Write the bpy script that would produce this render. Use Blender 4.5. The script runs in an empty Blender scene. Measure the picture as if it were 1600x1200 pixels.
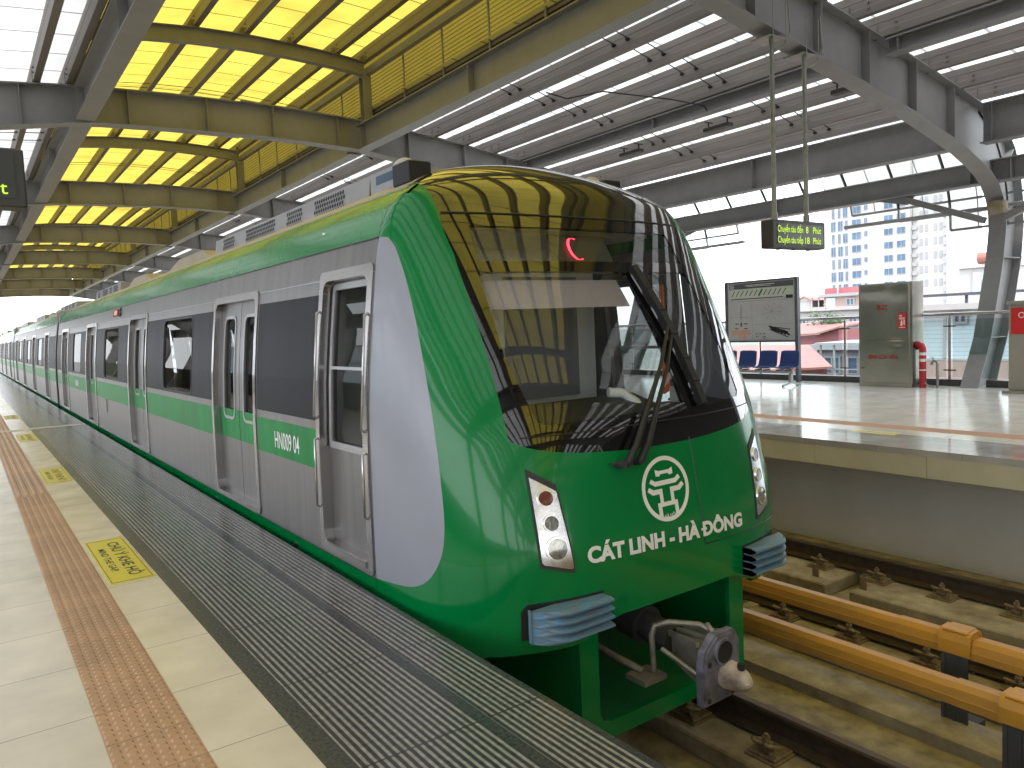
import bpy, bmesh, math, random
from mathutils import Vector, Matrix
from mathutils.geometry import tessellate_polygon, delaunay_2d_cdt
random.seed(7)
SC = bpy.context.scene
COL = SC.collection
R = math.radians

# ------------------------------------------------------------------ camera
CAM_H = 1.5076
YAW, PITCH, ROLL, FPX = 0.622462679, 0.0757705552, 0.0439701247, 1191.73
cam_d = bpy.data.cameras.new("camera")
cam_d.sensor_width = 36.0
cam_d.lens = FPX / 1600 * 36.0
cam_d.clip_start = 0.05
cam_d.clip_end = 6000
cam = bpy.data.objects.new("camera", cam_d)
COL.objects.link(cam)
_F = Vector((math.sin(YAW) * math.cos(PITCH), math.cos(YAW) * math.cos(PITCH), -math.sin(PITCH)))
_R = Vector((math.cos(YAW), -math.sin(YAW), 0))
_U = _R.cross(_F)
_R2 = math.cos(ROLL) * _R - math.sin(ROLL) * _U
_U2 = math.cos(ROLL) * _U + math.sin(ROLL) * _R
cam.matrix_world = Matrix(((_R2.x, _U2.x, -_F.x, 0), (_R2.y, _U2.y, -_F.y, 0), (_R2.z, _U2.z, -_F.z, CAM_H), (0, 0, 0, 1)))
SC.camera = cam

# ------------------------------------------------------------------ world and sun
w = bpy.data.worlds.new("World")
SC.world = w
w.use_nodes = True
nt = w.node_tree
sky = nt.nodes.new("ShaderNodeTexSky")
sky.sky_type = 'NISHITA'
sky.sun_disc = False
SUN_EL, SUN_AZ = R(58), R(215)
sky.sun_elevation = SUN_EL
sky.sun_rotation = SUN_AZ
sky.air_density = 1.0
sky.dust_density = 1.5
sky.ozone_density = 1.0
bg = nt.nodes["Background"]
bg.inputs[1].default_value = 0.15
# overcast: a bright, even cloud layer over the blue sky
cl = nt.nodes.new("ShaderNodeMixRGB")
cl.inputs[0].default_value = 0.82
cl.inputs[2].default_value = (10.5, 10.8, 11.2, 1)
nt.links.new(sky.outputs[0], cl.inputs[1])
nt.links.new(cl.outputs[0], bg.inputs[0])
sun_d = bpy.data.lights.new("sun", 'SUN')
sun_d.energy = 1.0
sun_d.angle = R(14)
sun_d.color = (1.0, 0.96, 0.9)
sun = bpy.data.objects.new("sun", sun_d)
COL.objects.link(sun)
_sd = Vector((math.sin(SUN_AZ) * math.cos(SUN_EL), math.cos(SUN_AZ) * math.cos(SUN_EL), math.sin(SUN_EL)))
sun.rotation_euler = _sd.to_track_quat('Z', 'Y').to_euler()

SC.view_settings.view_transform = 'Standard'
SC.view_settings.look = 'None'
SC.view_settings.gamma = 1.0
SC.view_settings.exposure = 1.35
cy = SC.cycles
cy.use_denoising = True
try:
    cy.denoiser = 'OPENIMAGEDENOISE'
    cy.denoising_input_passes = 'RGB_ALBEDO_NORMAL'
except Exception:
    pass
cy.max_bounces = 12
cy.diffuse_bounces = 5
cy.glossy_bounces = 5
cy.transmission_bounces = 8
cy.transparent_max_bounces = 12
cy.sample_clamp_indirect = 6.0
cy.caustics_reflective = False
cy.caustics_refractive = False

# ------------------------------------------------------------------ helpers
WL = {}          # world location of every object used as a parent


def tag(o, label=None, cat=None, group=None, kind=None):
    if label: o["label"] = label
    if cat: o["category"] = cat
    if group: o["group"] = group
    if kind: o["kind"] = kind
    return o


def thing(name, label, cat, loc=(0, 0, 0), group=None, kind=None):
    o = bpy.data.objects.new(name, None)
    o.empty_display_size = 0.2
    COL.objects.link(o)
    o.location = loc
    WL[o.name] = Vector(loc)
    return tag(o, label, cat, group, kind)


def kids(o):
    return [c for c in bpy.data.objects if c.parent == o]


def copy_tree(o, parent=None, shift=None):
    c = o.copy()
    COL.objects.link(c)
    if parent is not None:
        c.parent = parent
        c.matrix_parent_inverse = Matrix()
    if shift is not None:
        c.location = Vector(o.location) + Vector(shift)
    WL[c.name] = WL.get(o.name, Vector()) + Vector(shift or (0, 0, 0))
    for ch in kids(o):
        copy_tree(ch, c)
    return c


class MB:
    def __init__(s):
        s.v = []; s.f = []; s.n = {}; s.sm = []

    def add(s, vs, fs, smooth=False, normals=None):
        b = len(s.v)
        s.v += [tuple(p) for p in vs]
        s.f += [tuple(b + i for i in f) for f in fs]
        s.sm += [smooth] * len(fs)
        if normals:
            for i, n in enumerate(normals): s.n[b + i] = n
        return s

    def box(s, x0, x1, y0, y1, z0, z1):
        return s.hexa([(x0, y0, z0), (x1, y0, z0), (x1, y1, z0), (x0, y1, z0), (x0, y0, z1), (x1, y0, z1), (x1, y1, z1), (x0, y1, z1)])

    def hexa(s, p):
        return s.add(p, [(0, 3, 2, 1), (4, 5, 6, 7), (0, 1, 5, 4), (1, 2, 6, 5), (2, 3, 7, 6), (3, 0, 4, 7)])

    def cbox(s, x0, x1, y0, y1, z0, z1, c):
        # box with chamfered vertical+horizontal edges (rounded look), c = chamfer
        pts = []
        for z, i in ((z0, c), (z0 + c, 0), (z1 - c, 0), (z1, c)):
            a, b, d, e = x0 + i, x1 - i, y0 + i, y1 - i
            pts.append([(a + c, d, z), (b - c, d, z), (b, d + c, z), (b, e - c, z), (b - c, e, z), (a + c, e, z), (a, e - c, z), (a, d + c, z)])
        vs = [q for r in pts for q in r]
        fs = []
        for r in range(3):
            for k in range(8):
                fs.append((r * 8 + k, r * 8 + (k + 1) % 8, r * 8 + 8 + (k + 1) % 8, r * 8 + 8 + k))
        fs.append(tuple(range(7, -1, -1))); fs.append(tuple(range(24, 32)))
        return s.add(vs, fs)

    def bar(s, p, q, w, h, up=(0, 0, 1)):
        p = Vector(p); q = Vector(q)
        d = (q - p).normalized()
        sx = d.cross(Vector(up))
        if sx.length < 1e-4: sx = d.cross(Vector((1, 0, 0)))
        sx.normalize(); u = sx.cross(d)
        a = sx * w / 2; b = u * h / 2
        return s.hexa([p - a - b, p + a - b, q + a - b, q - a - b, p - a + b, p + a + b, q + a + b, q - a + b])

    def tube(s, pts, r, n=8, cap=True):
        pts = [Vector(p) for p in pts]
        rs = r if isinstance(r, (list, tuple)) else [r] * len(pts)
        vs = []; fs = []
        ref = None
        for i, p in enumerate(pts):
            if i == 0: d = pts[1] - p
            elif i == len(pts) - 1: d = p - pts[i - 1]
            else: d = (pts[i + 1] - p).normalized() + (p - pts[i - 1]).normalized()
            d.normalize()
            if ref is None:
                ref = d.cross(Vector((0, 0, 1)))
                if ref.length < 1e-3: ref = d.cross(Vector((1, 0, 0)))
            else:
                ref = ref - d * ref.dot(d)
            ref.normalize(); b = d.cross(ref)
            for k in range(n):
                a = 2 * math.pi * k / n
                vs.append(p + (ref * math.cos(a) + b * math.sin(a)) * rs[i])
        for i in range(len(pts) - 1):
            for k in range(n):
                fs.append((i * n + k, i * n + (k + 1) % n, (i + 1) * n + (k + 1) % n, (i + 1) * n + k))
        s.add(vs, fs, smooth=n > 6)
        if cap:
            m = len(pts) - 1
            s.add(vs[:n], [tuple(range(n - 1, -1, -1))]); s.add(vs[m * n:], [tuple(range(n))])
        return s

    def prism(s, poly, fn, w0, w1):
        # poly in 2D, fn(u, v, w) -> xyz
        n = len(poly)
        tris = tessellate_polygon([[Vector((p[0], p[1], 0)) for p in poly]])
        a = [fn(p[0], p[1], w0) for p in poly]; b = [fn(p[0], p[1], w1) for p in poly]
        s.add(a, tris); s.add(b, [t[::-1] for t in tris])
        s.add(a + b, [(i, (i + 1) % n, n + (i + 1) % n, n + i) for i in range(n)])
        return s

    def grid(s, fn, nu, nv, smooth=True, flip=False):
        vs = [fn(i / nu, j / nv) for j in range(nv + 1) for i in range(nu + 1)]
        fs = []
        for j in range(nv):
            for i in range(nu):
                a = j * (nu + 1) + i
                q = (a, a + 1, a + nu + 2, a + nu + 1)
                fs.append(q[::-1] if flip else q)
        return s.add(vs, fs, smooth)

    def plate(s, outer, holes, M, cu=(), cv=(), off=0.0, thick=0.0, smooth=True):
        # polygon with holes in (u, v), cut by lines, mapped by M(u, v, off) -> xyz
        loops = [outer] + list(holes)
        pts = []; eds = []
        for l in loops:
            b0 = len(pts); pts += [Vector((p[0], p[1])) for p in l]
            eds += [(b0 + i, b0 + (i + 1) % len(l)) for i in range(len(l))]
        # scale so that both axes are comparable (degrees against metres)
        us = [p.x for p in pts]; sc_ = 0.02 if max(us) - min(us) > 30 else 1.0
        V2, _e, F2, _a, _b, _c = delaunay_2d_cdt([Vector((p.x * sc_, p.y)) for p in pts], eds, [], 0, 1e-7)

        def inside(x, y, poly):
            r = False; n_ = len(poly)
            for i in range(n_):
                x1, y1 = poly[i][0] * sc_, poly[i][1]; x2, y2 = poly[(i + 1) % n_][0] * sc_, poly[(i + 1) % n_][1]
                if (y1 > y) != (y2 > y) and x < (x2 - x1) * (y - y1) / (y2 - y1) + x1: r = not r
            return r
        bm = bmesh.new()
        bv = [bm.verts.new((p.x / sc_, p.y, 0)) for p in V2]
        for t in F2:
            cx_ = sum(V2[i].x for i in t) / len(t); cy2 = sum(V2[i].y for i in t) / len(t)
            if not inside(cx_, cy2, outer) or any(inside(cx_, cy2, h_) for h_ in holes): continue
            try: bm.faces.new([bv[i] for i in t])
            except ValueError: pass
        for v_ in [v_ for v_ in bm.verts if not v_.link_faces]: bm.verts.remove(v_)
        for c in cu:
            bmesh.ops.bisect_plane(bm, geom=bm.verts[:] + bm.edges[:] + bm.faces[:], plane_co=(c, 0, 0), plane_no=(1, 0, 0), dist=1e-6)
        for c in cv:
            bmesh.ops.bisect_plane(bm, geom=bm.verts[:] + bm.edges[:] + bm.faces[:], plane_co=(0, c, 0), plane_no=(0, 1, 0), dist=1e-6)
        bm.verts.index_update()
        uv = [(v.co.x, v.co.y) for v in bm.verts]
        e = 0.015
        ulo, uhi = min(q[0] for q in uv), max(q[0] for q in uv)

        def nrm(u, v):
            a = Vector(M(min(u + e, uhi), v, off)) - Vector(M(max(u - e, ulo), v, off)); b = Vector(M(u, v + e, off)) - Vector(M(u, v - e, off))
            n = a.cross(b)
            return n.normalized() if n.length > 1e-12 else Vector((0, 0, 1))
        ns = [nrm(u, v) for u, v in uv]
        # orientation: outward means growing off
        u, v = uv[0]
        sg = 1 if (Vector(M(u, v, off + 0.01)) - Vector(M(u, v, off))).dot(ns[0]) > 0 else -1
        ns = [n * sg for n in ns]
        front = [M(u, v, off) for u, v in uv]
        fs = []
        for f in bm.faces:
            idx = [v.index for v in f.verts]
            p = [Vector(front[i]) for i in idx]
            g = (p[1] - p[0]).cross(p[2] - p[0])
            if g.dot(ns[idx[0]]) < 0: idx = idx[::-1]
            fs.append(tuple(idx))
        s.add(front, fs, smooth, [tuple(n) for n in ns] if smooth else None)
        if thick:
            back = [M(u, v, off - thick) for u, v in uv]
            s.add(back, [f[::-1] for f in fs], smooth, [tuple(-n) for n in ns] if smooth else None)
            for ed in bm.edges:
                if len(ed.link_faces) == 1:
                    i, j = ed.verts[0].index, ed.verts[1].index
                    s.add([front[i], front[j], back[j], back[i]], [(0, 1, 2, 3)])
        bm.free()
        return s

    def build(s, name, mat, parent=None, base=None, bevel=0.0):
        if parent is not None: org = WL[parent.name]
        else: org = Vector(base) if base is not None else Vector((0, 0, 0))
        me = bpy.data.meshes.new(name)
        me.from_pydata([(x - org.x, y - org.y, z - org.z) for x, y, z in s.v], [], s.f)
        me.polygons.foreach_set("use_smooth", s.sm)
        me.update()
        if s.n:
            # custom normals where given, geometric elsewhere
            vn = []
            for p in me.polygons:
                for vi in p.vertices:
                    vn.append(s.n[vi] if vi in s.n else tuple(p.normal) if not p.use_smooth else tuple(me.vertices[vi].normal))
            me.normals_split_custom_set(vn)
        me.materials.append(mat)
        o = bpy.data.objects.new(name, me)
        COL.objects.link(o)
        if parent is not None: o.parent = parent; WL[o.name] = org
        else: o.location = org; WL[o.name] = org
        if bevel:
            b = o.modifiers.new("bevel", 'BEVEL'); b.width = bevel; b.segments = 2; b.limit_method = 'ANGLE'; b.angle_limit = R(40)
        return o


def sub(mb, name, mat, part):
    # a sub-part: child of a part (its origin is the part's origin)
    return mb.build(name, mat, part)


def fonttris(body, bold=0.0):
    cu = bpy.data.curves.new("t", 'FONT')
    cu.body = body
    cu.offset = bold
    cu.resolution_u = 4
    ob = bpy.data.objects.new("t", cu)
    COL.objects.link(ob)
    dg = bpy.context.evaluated_depsgraph_get()
    dg.update()
    me = ob.evaluated_get(dg).to_mesh()
    vs = [(v.co.x, v.co.y) for v in me.vertices]
    fs = [tuple(p.vertices) for p in me.polygons]
    ob.evaluated_get(dg).to_mesh_clear()
    bpy.data.objects.remove(ob)
    bpy.data.curves.remove(cu)
    return vs, fs


def text(mb, body, fn, width=None, height=None, bold=0.0, center=True, cut=0.0):
    """fn(u, v) -> xyz; the text box is scaled to width (cap height to height)."""
    vs, fs = fonttris(body, bold)
    x0 = min(v[0] for v in vs); x1 = max(v[0] for v in vs)
    sy = (height or 1.0) / 0.70
    sx = width / (x1 - x0) if width else sy
    pts = [((x - x0) * sx - (width or (x1 - x0) * sx) * (0.5 if center else 0), y * sy) for x, y in vs]
    mb.add([fn(u, v) for u, v in pts], fs)
    return mb


def interp(z, tab):
    xs = [t[0] for t in tab]; ys = [t[1] for t in tab]
    n = len(xs); h = [xs[i + 1] - xs[i] for i in range(n - 1)]; d = [(ys[i + 1] - ys[i]) / h[i] for i in range(n - 1)]
    m = [0.0] * n; m[0] = d[0]; m[-1] = d[-1]
    for i in range(1, n - 1):
        if d[i - 1] * d[i] > 0:
            m[i] = (h[i - 1] + h[i]) * 3 / ((2 * h[i] + h[i - 1]) / d[i - 1] + (h[i] + 2 * h[i - 1]) / d[i])
    z = min(max(z, xs[0]), xs[-1])
    i = 0
    while i < n - 2 and z > xs[i + 1]: i += 1
    t = (z - xs[i]) / h[i]
    return (2 * t ** 3 - 3 * t * t + 1) * ys[i] + (t ** 3 - 2 * t * t + t) * h[i] * m[i] + (-2 * t ** 3 + 3 * t * t) * ys[i + 1] + (t ** 3 - t * t) * h[i] * m[i + 1]


def lerp(x, tab):
    for (a, b), (c, d) in zip(tab, tab[1:]):
        if x <= c: return b + (d - b) * max(0, (x - a)) / (c - a)
    return tab[-1][1]


def dense(pts, step):
    out = []
    for p, q in zip(pts, pts[1:]):
        n = max(1, int(math.ceil(math.dist(p, q) / step)))
        out += [(p[0] + (q[0] - p[0]) * k / n, p[1] + (q[1] - p[1]) * k / n) for k in range(n)]
    return out + [pts[-1]]


def rrect(u0, u1, v0, v1, r, n=5):
    out = []
    for cx, cy_, a0 in ((u1 - r, v0 + r, -90), (u1 - r, v1 - r, 0), (u0 + r, v1 - r, 90), (u0 + r, v0 + r, 180)):
        for k in range(n + 1):
            a = R(a0 + 90 * k / n)
            out.append((cx + r * math.cos(a), cy_ + r * math.sin(a)))
    return out


def circ(cx, cy_, r, n=24, ry=None):
    return [(cx + r * math.cos(2 * math.pi * k / n), cy_ + (ry or r) * math.sin(2 * math.pi * k / n)) for k in range(n)]


def frange(a, b, st):
    n = int(round((b - a) / st))
    return [a + (b - a) * k / n for k in range(n + 1)]


# ------------------------------------------------------------------ materials
def nodes(name):
    m = bpy.data.materials.new(name)
    m.use_nodes = True
    t = m.node_tree
    return m, t, t.nodes, t.links, t.nodes["Principled BSDF"]


def mat(name, col, rough=0.5, metal=0.0, var=0.12, scale=6.0, bump=0.0, bscale=60.0, coat=0.0, spec=0.5, dirt=None, stretch=None, rvar=0.08):
    m, t, N, L, b = nodes(name)
    b.inputs["Metallic"].default_value = metal
    b.inputs["Specular IOR Level"].default_value = spec
    if coat:
        b.inputs["Coat Weight"].default_value = coat
        b.inputs["Coat Roughness"].default_value = 0.06 if coat < 0.9 else 0.02
    tc = N.new("ShaderNodeTexCoord")
    src = tc.outputs["Object"]
    if stretch:
        mp = N.new("ShaderNodeMapping"); mp.inputs["Scale"].default_value = stretch
        L.new(src, mp.inputs[0]); src = mp.outputs[0]
    nz = N.new("ShaderNodeTexNoise"); nz.inputs["Scale"].default_value = scale; nz.inputs["Detail"].default_value = 6; nz.inputs["Roughness"].default_value = 0.6
    L.new(src, nz.inputs["Vector"])
    rp = N.new("ShaderNodeValToRGB")
    rp.color_ramp.elements[0].position = 0.3; rp.color_ramp.elements[1].position = 0.7
    lo = dirt or tuple(max(0, c * (1 - var)) for c in col); hi = tuple(min(1, c * (1 + var)) for c in col)
    rp.color_ramp.elements[0].color = (*lo, 1); rp.color_ramp.elements[1].color = (*hi, 1)
    L.new(nz.outputs[0], rp.inputs[0]); L.new(rp.outputs[0], b.inputs["Base Color"])
    mr = N.new("ShaderNodeMapRange"); mr.inputs[3].default_value = max(0.01, rough - rvar); mr.inputs[4].default_value = min(1, rough + rvar)
    L.new(nz.outputs[0], mr.inputs[0]); L.new(mr.outputs[0], b.inputs["Roughness"])
    if bump:
        n2 = N.new("ShaderNodeTexNoise"); n2.inputs["Scale"].default_value = bscale; n2.inputs["Detail"].default_value = 4
        L.new(src, n2.inputs["Vector"])
        bp = N.new("ShaderNodeBump"); bp.inputs["Strength"].default_value = bump; bp.inputs["Distance"].default_value = 0.01
        L.new(n2.outputs[0], bp.inputs["Height"]); L.new(bp.outputs[0], b.inputs["Normal"])
    return m


def emis(name, col, st):
    m, t, N, L, b = nodes(name)
    b.inputs["Base Color"].default_value = (0.02, 0.02, 0.02, 1)
    b.inputs["Emission Color"].default_value = (*col, 1)
    b.inputs["Emission Strength"].default_value = st
    return m


def sheet(name, col, seam=0.0, axis=1, line=0.02, rib=0.0, ribaxis=2, dark=0.35, dirt=0.15):
    """translucent roofing sheet with seams along an axis"""
    m, t, N, L, b = nodes(name)
    N.remove(b)
    out = N["Material Output"]
    tc = N.new("ShaderNodeTexCoord")
    nz = N.new("ShaderNodeTexNoise"); nz.inputs["Scale"].default_value = 0.9; nz.inputs["Detail"].default_value = 5
    L.new(tc.outputs["Object"], nz.inputs["Vector"])
    rp = N.new("ShaderNodeValToRGB"); rp.color_ramp.elements[0].position = 0.3; rp.color_ramp.elements[1].position = 0.65
    rp.color_ramp.elements[0].color = (*[c * (1 - dirt) for c in col], 1); rp.color_ramp.elements[1].color = (*col, 1)
    L.new(nz.outputs[0], rp.inputs[0])
    colout = rp.outputs[0]
    if seam:
        sp = N.new("ShaderNodeSeparateXYZ"); L.new(tc.outputs["Object"], sp.inputs[0])
        dv = N.new("ShaderNodeMath"); dv.operation = 'DIVIDE'; dv.inputs[1].default_value = seam; L.new(sp.outputs[axis], dv.inputs[0])
        fr = N.new("ShaderNodeMath"); fr.operation = 'FRACT'; L.new(dv.outputs[0], fr.inputs[0])
        lt = N.new("ShaderNodeMath"); lt.operation = 'LESS_THAN'; lt.inputs[1].default_value = line / seam; L.new(fr.outputs[0], lt.inputs[0])
        mx = N.new("ShaderNodeMixRGB"); L.new(lt.outputs[0], mx.inputs[0]); L.new(colout, mx.inputs[1]); mx.inputs[2].default_value = (*[c * dark for c in col], 1)
        colout = mx.outputs[0]
    tr = N.new("ShaderNodeBsdfTranslucent"); df = N.new("ShaderNodeBsdfDiffuse")
    L.new(colout, tr.inputs[0]); L.new(colout, df.inputs[0])
    ms = N.new("ShaderNodeMixShader"); ms.inputs[0].default_value = 0.25
    L.new(tr.outputs[0], ms.inputs[1]); L.new(df.outputs[0], ms.inputs[2]); L.new(ms.outputs[0], out.inputs[0])
    if rib:
        sp2 = N.new("ShaderNodeSeparateXYZ"); L.new(tc.outputs["Object"], sp2.inputs[0])
        d2 = N.new("ShaderNodeMath"); d2.operation = 'MULTIPLY'; d2.inputs[1].default_value = 6.2832 / rib; L.new(sp2.outputs[ribaxis], d2.inputs[0])
        sn = N.new("ShaderNodeMath"); sn.operation = 'SINE'; L.new(d2.outputs[0], sn.inputs[0])
        bp = N.new("ShaderNodeBump"); bp.inputs["Distance"].default_value = 0.02; bp.inputs["Strength"].default_value = 1
        L.new(sn.outputs[0], bp.inputs["Height"]); L.new(bp.outputs[0], tr.inputs["Normal"]); L.new(bp.outputs[0], df.inputs["Normal"])
    return m


def glass(name, tint=(0.6, 0.65, 0.65), rough=0.01, ior=1.5, boost=1.0):
    m, t, N, L, b = nodes(name)
    N.remove(b)
    out = N["Material Output"]
    tr = N.new("ShaderNodeBsdfTransparent"); tr.inputs[0].default_value = (*tint, 1)
    gl = N.new("ShaderNodeBsdfGlossy"); gl.inputs["Roughness"].default_value = rough
    fr = N.new("ShaderNodeFresnel")
    ge = N.new("ShaderNodeNewGeometry")          # same reflectance from both faces of the thin pane
    mi = N.new("ShaderNodeMapRange"); mi.inputs[3].default_value = ior; mi.inputs[4].default_value = 1 / ior
    L.new(ge.outputs["Backfacing"], mi.inputs[0]); L.new(mi.outputs[0], fr.inputs[0])
    mu = N.new("ShaderNodeMath"); mu.operation = 'MULTIPLY'; mu.inputs[1].default_value = boost; mu.use_clamp = True
    L.new(fr.outputs[0], mu.inputs[0])
    ms = N.new("ShaderNodeMixShader"); L.new(mu.outputs[0], ms.inputs[0]); L.new(tr.outputs[0], ms.inputs[1]); L.new(gl.outputs[0], ms.inputs[2])
    L.new(ms.outputs[0], out.inputs[0])
    return m


def stripes(name, ca, cb, axis, period, duty, rough=0.3, bump=0.4, seam=None, spec=0.5, noise=0.25, nscale=40):
    """two colours in stripes along an object axis, plus fine seams along Y"""
    m, t, N, L, b = nodes(name)
    tc = N.new("ShaderNodeTexCoord"); sp = N.new("ShaderNodeSeparateXYZ"); L.new(tc.outputs["Object"], sp.inputs[0])
    dv = N.new("ShaderNodeMath"); dv.operation = 'DIVIDE'; dv.inputs[1].default_value = period; L.new(sp.outputs[axis], dv.inputs[0])
    fr = N.new("ShaderNodeMath"); fr.operation = 'FRACT'; L.new(dv.outputs[0], fr.inputs[0])
    lt = N.new("ShaderNodeMath"); lt.operation = 'LESS_THAN'; lt.inputs[1].default_value = duty; L.new(fr.outputs[0], lt.inputs[0])
    nz = N.new("ShaderNodeTexNoise"); nz.inputs["Scale"].default_value = nscale; nz.inputs["Detail"].default_value = 6; L.new(tc.outputs["Object"], nz.inputs["Vector"])
    mx = N.new("ShaderNodeMixRGB"); L.new(lt.outputs[0], mx.inputs[0]); mx.inputs[1].default_value = (*ca, 1); mx.inputs[2].default_value = (*cb, 1)
    hs = N.new("ShaderNodeHueSaturation"); L.new(mx.outputs[0], hs.inputs["Color"])
    mr = N.new("ShaderNodeMapRange"); mr.inputs[1].default_value = 0.3; mr.inputs[2].default_value = 0.7; mr.inputs[3].default_value = 1 - noise; mr.inputs[4].default_value = 1 + noise
    L.new(nz.outputs[0], mr.inputs[0]); L.new(mr.outputs[0], hs.inputs["Value"])
    colout = hs.outputs[0]
    if seam:
        d2 = N.new("ShaderNodeMath"); d2.operation = 'DIVIDE'; d2.inputs[1].default_value = seam; L.new(sp.outputs[1], d2.inputs[0])
        f2 = N.new("ShaderNodeMath"); f2.operation = 'FRACT'; L.new(d2.outputs[0], f2.inputs[0])
        l2 = N.new("ShaderNodeMath"); l2.operation = 'LESS_THAN'; l2.inputs[1].default_value = 0.008 / seam; L.new(f2.outputs[0], l2.inputs[0])
        m2 = N.new("ShaderNodeMixRGB"); L.new(l2.outputs[0], m2.inputs[0]); L.new(colout, m2.inputs[1]); m2.inputs[2].default_value = (0.03, 0.03, 0.03, 1)
        colout = m2.outputs[0]
    L.new(colout, b.inputs["Base Color"])
    b.inputs["Roughness"].default_value = rough
    b.inputs["Specular IOR Level"].default_value = spec
    if bump:
        bp = N.new("ShaderNodeBump"); bp.inputs["Strength"].default_value = bump; bp.inputs["Distance"].default_value = 0.003
        L.new(lt.outputs[0], bp.inputs["Height"]); L.new(bp.outputs[0], b.inputs["Normal"])
    return m


def tiles(name, col, px, py, ox=0.0, oy=0.0, rough=0.25, grout=(0.2, 0.18, 0.14), var=0.06, line=0.004, spec=0.5, mottle=0.05):
    m, t, N, L, b = nodes(name)
    tc = N.new("ShaderNodeTexCoord"); sp = N.new("ShaderNodeSeparateXYZ"); L.new(tc.outputs["Object"], sp.inputs[0])

    def cell(axis, p, o):
        ad = N.new("ShaderNodeMath"); ad.operation = 'ADD'; ad.inputs[1].default_value = o; L.new(sp.outputs[axis], ad.inputs[0])
        dv = N.new("ShaderNodeMath"); dv.operation = 'DIVIDE'; dv.inputs[1].default_value = p; L.new(ad.outputs[0], dv.inputs[0])
        fl = N.new("ShaderNodeMath"); fl.operation = 'FLOOR'; L.new(dv.outputs[0], fl.inputs[0])
        fr = N.new("ShaderNodeMath"); fr.operation = 'FRACT'; L.new(dv.outputs[0], fr.inputs[0])
        lt = N.new("ShaderNodeMath"); lt.operation = 'LESS_THAN'; lt.inputs[1].default_value = line / p; L.new(fr.outputs[0], lt.inputs[0])
        return fl, lt
    fx, lx = cell(0, px, ox); fy, ly = cell(1, py, oy)
    mxl = N.new("ShaderNodeMath"); mxl.operation = 'MAXIMUM'; L.new(lx.outputs[0], mxl.inputs[0]); L.new(ly.outputs[0], mxl.inputs[1])
    cb = N.new("ShaderNodeCombineXYZ"); L.new(fx.outputs[0], cb.inputs[0]); L.new(fy.outputs[0], cb.inputs[1])
    wn = N.new("ShaderNodeTexWhiteNoise"); L.new(cb.outputs[0], wn.inputs["Vector"])
    nz = N.new("ShaderNodeTexNoise"); nz.inputs["Scale"].default_value = 3.0; nz.inputs["Detail"].default_value = 8; L.new(tc.outputs["Object"], nz.inputs["Vector"])
    m1 = N.new("ShaderNodeMapRange"); m1.inputs[3].default_value = 1 - var; m1.inputs[4].default_value = 1 + var; L.new(wn.outputs["Value"], m1.inputs[0])
    m2 = N.new("ShaderNodeMapRange"); m2.inputs[1].default_value = 0.3; m2.inputs[2].default_value = 0.7; m2.inputs[3].default_value = 1 - mottle; m2.inputs[4].default_value = 1 + mottle; L.new(nz.outputs[0], m2.inputs[0])
    ml = N.new("ShaderNodeMath"); ml.operation = 'MULTIPLY'; L.new(m1.outputs[0], ml.inputs[0]); L.new(m2.outputs[0], ml.inputs[1])
    hs = N.new("ShaderNodeHueSaturation"); hs.inputs["Color"].default_value = (*col, 1); L.new(ml.outputs[0], hs.inputs["Value"])
    mg = N.new("ShaderNodeMixRGB"); L.new(mxl.outputs[0], mg.inputs[0]); L.new(hs.outputs[0], mg.inputs[1]); mg.inputs[2].default_value = (*grout, 1)
    L.new(mg.outputs[0], b.inputs["Base Color"])
    mr = N.new("ShaderNodeMapRange"); mr.inputs[3].default_value = max(0.02, rough - 0.08); mr.inputs[4].default_value = rough + 0.1; L.new(nz.outputs[0], mr.inputs[0]); L.new(mr.outputs[0], b.inputs["Roughness"])
    b.inputs["Specular IOR Level"].default_value = spec
    bp = N.new("ShaderNodeBump"); bp.inputs["Strength"].default_value = 0.25; bp.inputs["Distance"].default_value = 0.002; bp.invert = True
    L.new(mxl.outputs[0], bp.inputs["Height"]); L.new(bp.outputs[0], b.inputs["Normal"])
    return m


M = {}
M['steel'] = mat("painted_steel", (0.27, 0.268, 0.272), 0.5, var=0.10, scale=2.5, rvar=0.1, bump=0.05, bscale=6)
M['purlin'] = mat("purlin_steel", (0.20, 0.178, 0.163), 0.55, var=0.2, scale=2.0, stretch=(1, 0.2, 1))
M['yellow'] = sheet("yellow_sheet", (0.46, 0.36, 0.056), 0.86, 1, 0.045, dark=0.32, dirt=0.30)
M['white'] = sheet("white_sheet", (0.48, 0.48, 0.47), 0.97, 1, 0.05, dark=0.4, dirt=0.16)
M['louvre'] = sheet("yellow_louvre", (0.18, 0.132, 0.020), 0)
M['eaveglass'] = glass("eave_glass", (0.9, 0.92, 0.92))
M['green'] = mat("green_paint", (0.0006, 0.175, 0.040), 0.2, var=0.10, scale=1.2, coat=0.4, spec=0.25, rvar=0.07, bump=0.012, bscale=1.5)
M['green_side'] = mat('green_cantrail_paint', (0.001, 0.19, 0.042), 0.26, var=0.06, scale=1.5, coat=0.15, spec=0.3)
M['green_belt'] = mat("green_film", (0.0035, 0.215, 0.050), 0.36, var=0.3, scale=2.5, stretch=(1, 5, 0.4), spec=0.15)
M['green_in'] = mat("dark_green_paint", (0.006, 0.11, 0.03), 0.5, var=0.2)
M['silver'] = mat("brushed_steel", (0.235, 0.226, 0.224), 0.36, metal=0.72, var=0.19, scale=2.2, stretch=(1, 5, 0.3), rvar=0.08, bump=0.03, bscale=1.2)
M['polish'] = mat("polished_steel", (0.42, 0.40, 0.395), 0.24, metal=0.95, var=0.06, scale=6)
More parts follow.
